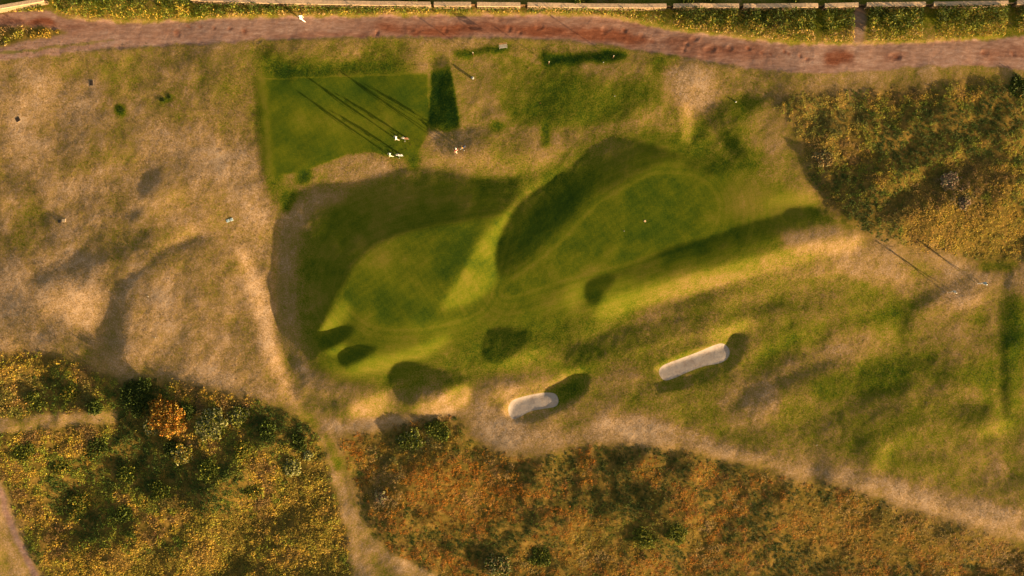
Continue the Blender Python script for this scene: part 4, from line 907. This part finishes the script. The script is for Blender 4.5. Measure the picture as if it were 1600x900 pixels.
# ------------------------------------------------------------------ people
def person(label, u, v, rz, pose, shirt, legs, cap=None, group='people on the links', scale=1.):
    e = empty('person', P3(u, v), rz); tag(e, label, 'person', group); e.scale = (scale,)*3
    s = pose.get('stride', .0); lean = pose.get('lean', .05); aL = pose.get('armL', (.1, -.15, .82)); aR = pose.get('armR', (-.1, -.15, .82))
    Vs, E, Rr, mat = [], [], [], []
    def add(p, r, parent=None):
        Vs.append(p); Rr.append(r); i = len(Vs)-1
        if parent is not None: E.append((parent, i))
        return i
    pel = add((0, 0, .93), (.15, .11)); wa = add((0, lean*.4, 1.08), (.14, .10), pel); ch = add((0, lean*.9, 1.30), (.17, .115), wa)
    nb = add((0, lean*1.1, 1.45), (.10, .08), ch); nk = add((0, lean*1.2, 1.52), (.055, .055), nb)
    h0 = add((0, lean*1.3+.02, 1.60), (.085, .095), nk); h1 = add((0, lean*1.3+.025, 1.69), (.085, .10), h0); add((0, lean*1.3+.01, 1.745), (.055, .06), h1)
    for sg, arm in ((1, aL), (-1, aR)):
        hp = add((.095*sg, 0, .88), (.10, .10), pel)
        ky = s*.5*sg; kn = add((.10*sg, ky*.75+.03, .50), (.062, .065), hp); ank = add((.10*sg, ky*1.5-.02, .09), (.042, .045), kn)
        add((.11*sg, ky*1.5+.15, .035), (.04, .03), ank)
        sh = add((.19*sg, lean, 1.40), (.07, .07), nb)
        hx, hy, hz = arm; hand = Vector((hx+.16*sg, hy, hz)); shp = Vector((.19*sg, lean, 1.40))
        mid = (shp+hand)/2+Vector((.06*sg, -.05, -.03))
        el = add(tuple(mid), (.045, .045), sh); wr = add(tuple(hand), (.03, .03), el)
        d = (hand-mid).normalized(); pm = hand+d*.07; pa = add(tuple(pm), (.035, .02), wr)
        side = d.cross(Vector((0, 1, 0))).normalized() if abs(d.y) < .9 else Vector((1, 0, 0))
        for k, ln in ((-1.5, .065), (-.5, .08), (.5, .078), (1.5, .06)):
            f0 = pm+side*k*.02+d*.03; f1 = f0+d*ln*.6; i0 = add(tuple(f0), (.009, .009), pa); i1 = add(tuple(f1), (.008, .008), i0); add(tuple(f1+d*ln*.4+Vector((0, .012, 0))), (.007, .007), i1)
        th = hand+d*.03+side*-.04; t0 = add(tuple(th), (.01, .01), wr); add(tuple(th+d*.045-side*.015), (.008, .008), t0)
    me = bpy.data.meshes.new('person'); me.from_pydata(Vs, E, []); ob = bpy.data.objects.new('tmp', me); C.objects.link(ob)
    md = ob.modifiers.new('skin', 'SKIN'); md.use_smooth_shade = True
    if not me.skin_vertices: me.attributes
    for i, r in enumerate(Rr): me.skin_vertices[0].data[i].radius = r; me.skin_vertices[0].data[i].use_root = (i == 0)
    ob.modifiers.new('sub', 'SUBSURF').levels = 1
    dg = bpy.context.evaluated_depsgraph_get(); bm_ = bpy.data.meshes.new_from_object(ob.evaluated_get(dg))
    bpy.data.objects.remove(ob); bm_.materials.clear()
    for m_ in (M[shirt], M[legs], M['skin'], M['shoe'], M['hair']): bm_.materials.append(m_)
    for p in bm_.polygons:
        c = p.center; hz_arm = abs(c.x) > .235
        if c.z > 1.52: k = 4 if (c.z > 1.66 or c.y < lean*1.3-.03) else 2
        elif hz_arm and c.z < 1.12: k = 2
        elif c.z < .09: k = 3
        elif c.z < .98 and not hz_arm: k = 1
        else: k = 0
        p.material_index = k
    bm_.name = 'body'; b = bpy.data.objects.new('body', bm_); C.objects.link(b); b.parent = e
    # face: eyes, nose, ears
    hy = lean*1.3+.02
    for sx in (-.035, .035):
        bm = bmesh.new(); bmesh.ops.create_icosphere(bm, subdivisions=1, radius=.012, matrix=Matrix.Translation((sx, hy+.092, 1.645))); obj('eye', bm, M['dark'], e)
    bm = bmesh.new(); bmesh.ops.create_cone(bm, segments=6, radius1=.018, radius2=.006, depth=.045, cap_ends=True, matrix=Matrix.Translation((0, hy+.105, 1.615))); obj('nose', bm, M['skin'], e)
    if cap:
        bm = bmesh.new(); lathe(bm, [(.112, 1.675), (.112, 1.70), (.095, 1.755), (.05, 1.785), (.01, 1.79)], 14, (0, hy, 0)); bx(bm, (0, hy+.14, 1.682), (.15, .13, .016)); obj('cap', bm, M[cap], e, False)
    return e
PI = math.pi
person('person in cream clothes pulling a trolley, the lower of two on the left tee', 610, 243, -1.4, dict(stride=.35, armR=(-.02, -.3, .85)), 'cream', 'cream', 'whitec')
person('person in white top pulling a trolley, the upper of two on the left tee', 619.5, 217, -1.5, dict(stride=.3, armR=(-.02, -.3, .85)), 'whitec', 'cream', 'whitec')
person('person in maroon beside the orange bag below the tee gap', 714, 237, .4, dict(stride=.3, armL=(.0, .3, .95)), 'maroon', 'cream', 'whitec')
person('person in white shirt walking, left of two by the right edge', 1486, 456, 2.2, dict(stride=.45, armL=(.05, .25, .95)), 'whitec', 'cream', None)
person('person in pale blue and white, right of two by the right edge', 1532, 443, 2.0, dict(stride=.35, armL=(.0, .2, .9)), 'bluec', 'whitec', None)
person('person all in white walking along the road at upper left', 473, 31, 1.3, dict(stride=.4, armR=(0, .2, .9)), 'whitec', 'whitec', 'whitec')

# ------------------------------------------------------------------ trolleys and bags
def wheel(parent, loc, r):
    w = bmesh.new()
    lathe(w, [(r*.62, -.025), (r, -.02), (r, .02), (r*.62, .025)], 16); bmesh.ops.rotate(w, cent=(0, 0, 0), matrix=Matrix.Rotation(PI/2, 3, 'Y'), verts=w.verts)
    o = obj('wheel', w, M['rubber'], parent); o.location = loc
    w = bmesh.new(); lathe(w, [(r*.6, -.028), (r*.6, .028)], 12); bmesh.ops.rotate(w, cent=(0, 0, 0), matrix=Matrix.Rotation(PI/2, 3, 'Y'), verts=w.verts)
    obj('rim', w, M['whitep'], o)
def trolley(label, u, v, rz, frame='steel'):
    e = empty('golf_trolley', P3(u, v), rz); tag(e, label, 'trolley', 'golf trolleys')
    for x in (-.3, .3): wheel(e, (x, 0, .14), .14)
    wheel(e, (0, .55, .11), .11)
    bm = bmesh.new(); tube(bm, [(-.3, 0, .14), (.3, 0, .14)], .014, 6); tube(bm, [(0, .55, .11), (0, .42, .22), (0, 0, .3), (0, -.35, .85)], .02, 6)
    tube(bm, [(-.28, 0, .14), (0, .05, .3), (.28, 0, .14)], .014, 6); obj('frame', bm, M[frame], e)
    bm = bmesh.new(); tube(bm, [(0, -.35, .85), (0, -.5, 1.0)], .018, 6); tube(bm, [(-.14, -.5, 1.0), (.14, -.5, 1.0)], .022, 8); obj('handle', bm, M['dark'], e)
    bm = bmesh.new(); bx(bm, (0, .45, .27), (.24, .05, .16), bevel=.01); bx(bm, (0, -.1, .62), (.26, .05, .1), bevel=.01); obj('bag_cradle', bm, M['dark'], e)
    return e
def bag(label, tr, mat, top):
    e = empty('golf_bag', tr.location, tr.rotation_euler.z); tag(e, label, 'bag', 'golf bags')
    a = Vector((0, .42, .36)); b = Vector((0, -.12, 1.0)); d = (b-a).normalized(); a += Vector((0, .05, .05))
    bm = bmesh.new(); tube(bm, [a, a+d*.1, a+d*.5, a+d*.8], [.13, .14, .13, .14], 12); obj('body', bm, M[mat], e, True)
    bm = bmesh.new(); tube(bm, [a+d*.802, a+d*.85], [.15, .15], 12); obj('collar', bm, M[top], e)
    bm = bmesh.new(); bx(bm, a+d*.35+Vector((0, .13, .08)), (.2, .1, .3), Matrix.Rotation(.7, 3, 'X'), .02); obj('pocket', bm, M[mat], e)
    for k in range(6):
        q = Vector((math.cos(k*1.05)*.08, math.sin(k*1.05)*.06, 0)); bm = bmesh.new(); st = a+d*.7+q; en = a+d*(1.05+.03*(k % 3))+q
        tube(bm, [st, en], .007, 5); bx(bm, en+Vector((.03, 0, .01)), (.09, .05, .035), bevel=.008); obj('club', bm, M['steel'] if k % 2 else M['whitep'], e)
t1 = trolley('white trimmed trolley behind the lower person on the left tee', 623, 243, -1.5, 'whitep'); bag('pale golf bag on the trolley of the lower person on the left tee', t1, 'greyc', 'whitec')
t2 = trolley('dark trolley behind the upper person on the left tee', 632, 217, -1.5); bag('brown white collared golf bag of the upper person on the left tee', t2, 'brownc', 'whitec')
t3 = trolley('trolley beside the person in maroon below the tee gap', 723, 233, -.8); bag('dark golf bag with orange top beside the person in maroon', t3, 'navy', 'orange')

# ------------------------------------------------------------------ tee furniture and small things
def bench():
    e = empty('bench', P3(786, 73), .12); tag(e, 'white metal bench beside the right tee below the road', 'bench')
    for i in range(4):
        bm = bmesh.new(); bx(bm, (0, -.2+i*.13, .45), (1.15, .1, .03), bevel=.006); obj('seat_slat', bm, M['whitep'], e)
    for i in range(3):
        bm = bmesh.new(); bx(bm, (0, .27+i*.02, .56+i*.13), (1.15, .025, .1), bevel=.006); obj('back_slat', bm, M['wood'], e)
    for x in (-.5, .5):
        for y in (-.2, .24):
            bm = bmesh.new(); tube(bm, [(x, y, -.05), (x, y, .43)], .022, 6); obj('leg', bm, M['steel'], e)
        bm = bmesh.new(); tube(bm, [(x, .24, .43), (x, .33, .88)], .02, 6); obj('back_post', bm, M['steel'], e)
        bm = bmesh.new(); tube(bm, [(x, -.22, .43), (x, -.22, .62), (x, .26, .64)], .02, 6); obj('armrest', bm, M['wood'], e)
bench()
def post(u, v, label):
    e = empty('marker_post', P3(u, v)); tag(e, label, 'post', 'marker posts round the right tee')
    bm = bmesh.new(); lathe(bm, [(.045, -.1), (.045, .82)], 10); obj('shaft', bm, M['wood'], e)
    bm = bmesh.new(); lathe(bm, [(.062, .823), (.075, .86), (.07, .93), (.03, .96)], 12); obj('post_top', bm, M['cream'], e)
    bm = bmesh.new(); lathe(bm, [(.09, -.03), (.08, .03)], 12); obj('foot_collar', bm, M['iron'], e)
post(739, 84, 'white topped marker post left of the bench by the right tee'); post(857.5, 99, 'white topped marker post at the dark grass corner of the right tee'); post(957.5, 90.5, 'white topped marker post at the right end of the dark tee strip')
def litter_box():
    e = empty('tee_box_bin', P3(738.5, 121.5), .3); tag(e, 'small white lidded bin on the pale end of the right tee', 'bin')
    bm = bmesh.new(); lathe(bm, [(.17, 0), (.19, .3)], 16); obj('drum', bm, M['dark'], e)
    bm = bmesh.new(); lathe(bm, [(.2, .303), (.2, .34), (.12, .38), (.02, .385)], 16); obj('lid', bm, M['whitep'], e)
    bm = bmesh.new(); tube(bm, [(-.06, 0, .38), (-.05, 0, .42), (.05, 0, .42), (.06, 0, .38)], .01, 6); obj('lid_handle', bm, M['dark'], e)
litter_box()
def marker(u, v, r, label, mat='whitep'):
    r *= .62
    e = empty('tee_marker', P3(u, v)); tag(e, label, 'marker', 'small markers on the turf')
    bm = bmesh.new(); lathe(bm, [(r*.8, .0), (r, r*.3), (r*.95, r*.75), (r*.6, r*1.15), (r*.1, r*1.3)], 14); obj('cap', bm, M[mat], e, True)
    bm = bmesh.new(); tube(bm, [(0, 0, -.12), (0, 0, .01)], r*.25, 6); obj('spike', bm, M['steel'], e)
for a in [(942.5, 98, .11, 'white tee marker at the pale top edge of the right tee'), (960, 151, .10, 'white tee marker low on the right tee'), (1150, 159, .18, 'largest white marker at the left end of the upper right scrub'), (974.5, 361.5, .09, 'small white marker on the right green'), (238.5, 463, .10, 'upper of two white markers in the lower left dry field'), (248, 527, .09, 'lower of two white markers in the lower left dry field'), (844, 160.5, .09, 'reddish tee marker at the left of the right tee', 'maroon'), (826, 105.5, .10, 'brown tee marker near the top of the right tee', 'brownc'), (1272.5, 693.5, .09, 'white marker on the lower right fairway'), (1447, 629, .08, 'small dark marker on the right fairway', 'dark')]:
    marker(*a)
def cup():
    e = empty('hole_cup', P3(1007, 346)); tag(e, 'pale orange lined hole with ring on the right green', 'hole')
    bm = bmesh.new(); lathe(bm, [(.085, .004), (.15, .006), (.15, .02), (.085, .02)], 20); obj('ring', bm, M['hole'], e)
    bm = bmesh.new(); lathe(bm, [(.06, .0), (.06, .022)], 16); obj('plug', bm, M['orange'], e)
cup()
def cover(u, v, w, d, rz, label):
    e = empty('drain_cover', P3(u, v, .01), rz); tag(e, label, 'cover', 'covers in the left field')
    bm = bmesh.new(); bx(bm, (0, 0, -.03), (w+.06, d+.06, .06), bevel=.004); obj('frame', bm, M['concrete'], e)
    bm = bmesh.new(); bx(bm, (0, 0, .006), (w, d, .02), bevel=.004); obj('lid', bm, M['iron'], e)
    for i in range(4):
        bm = bmesh.new(); bx(bm, (0, -d/2+d*(i+.5)/4, .022), (w*.8, d*.08, .012)); obj('rib', bm, M['iron'], e)
cover(141.5, 129, .5, .75, .05, 'dark rectangular drain cover, the right one high in the left field'); cover(30.5, 187.5, .62, .6, .5, 'dark square drain cover near the left edge')
def slab_pit():
    e = empty('valve_box', P3(98, 345, .02), .05); tag(e, 'pale concrete slab lid beside a small dark pit in the left field', 'valve box')
    bm = bmesh.new(); bx(bm, (.35, 0, .0), (.55, .45, .07), bevel=.02); obj('slab', bm, M['concrete'], e)
    bm = bmesh.new(); bx(bm, (-.22, -.1, .02), (.42, .42, .05), bevel=.01); obj('pit_frame', bm, M['iron'], e)
    bm = bmesh.new(); bx(bm, (-.22, -.1, .05), (.3, .3, .012)); obj('pit_lid', bm, M['dark'], e)
slab_pit()
def blue_cover():
    e = empty('hydrant_cover', P3(359, 344, .01), .3); tag(e, 'pair of pale blue plastic lids flush in the left field', 'cover')
    for i, x in enumerate((-.27, .27)):
        bm = bmesh.new(); bx(bm, (x, 0, .02), (.42, .4, .05), bevel=.02); o = obj('lid', bm, M['bluep'], e)
        bm = bmesh.new(); tube(bm, [(x-.06, 0, .045), (x-.05, 0, .07), (x+.05, 0, .07), (x+.06, 0, .045)], .01, 6); obj('lid_handle', bm, M['dark'], o)
blue_cover()
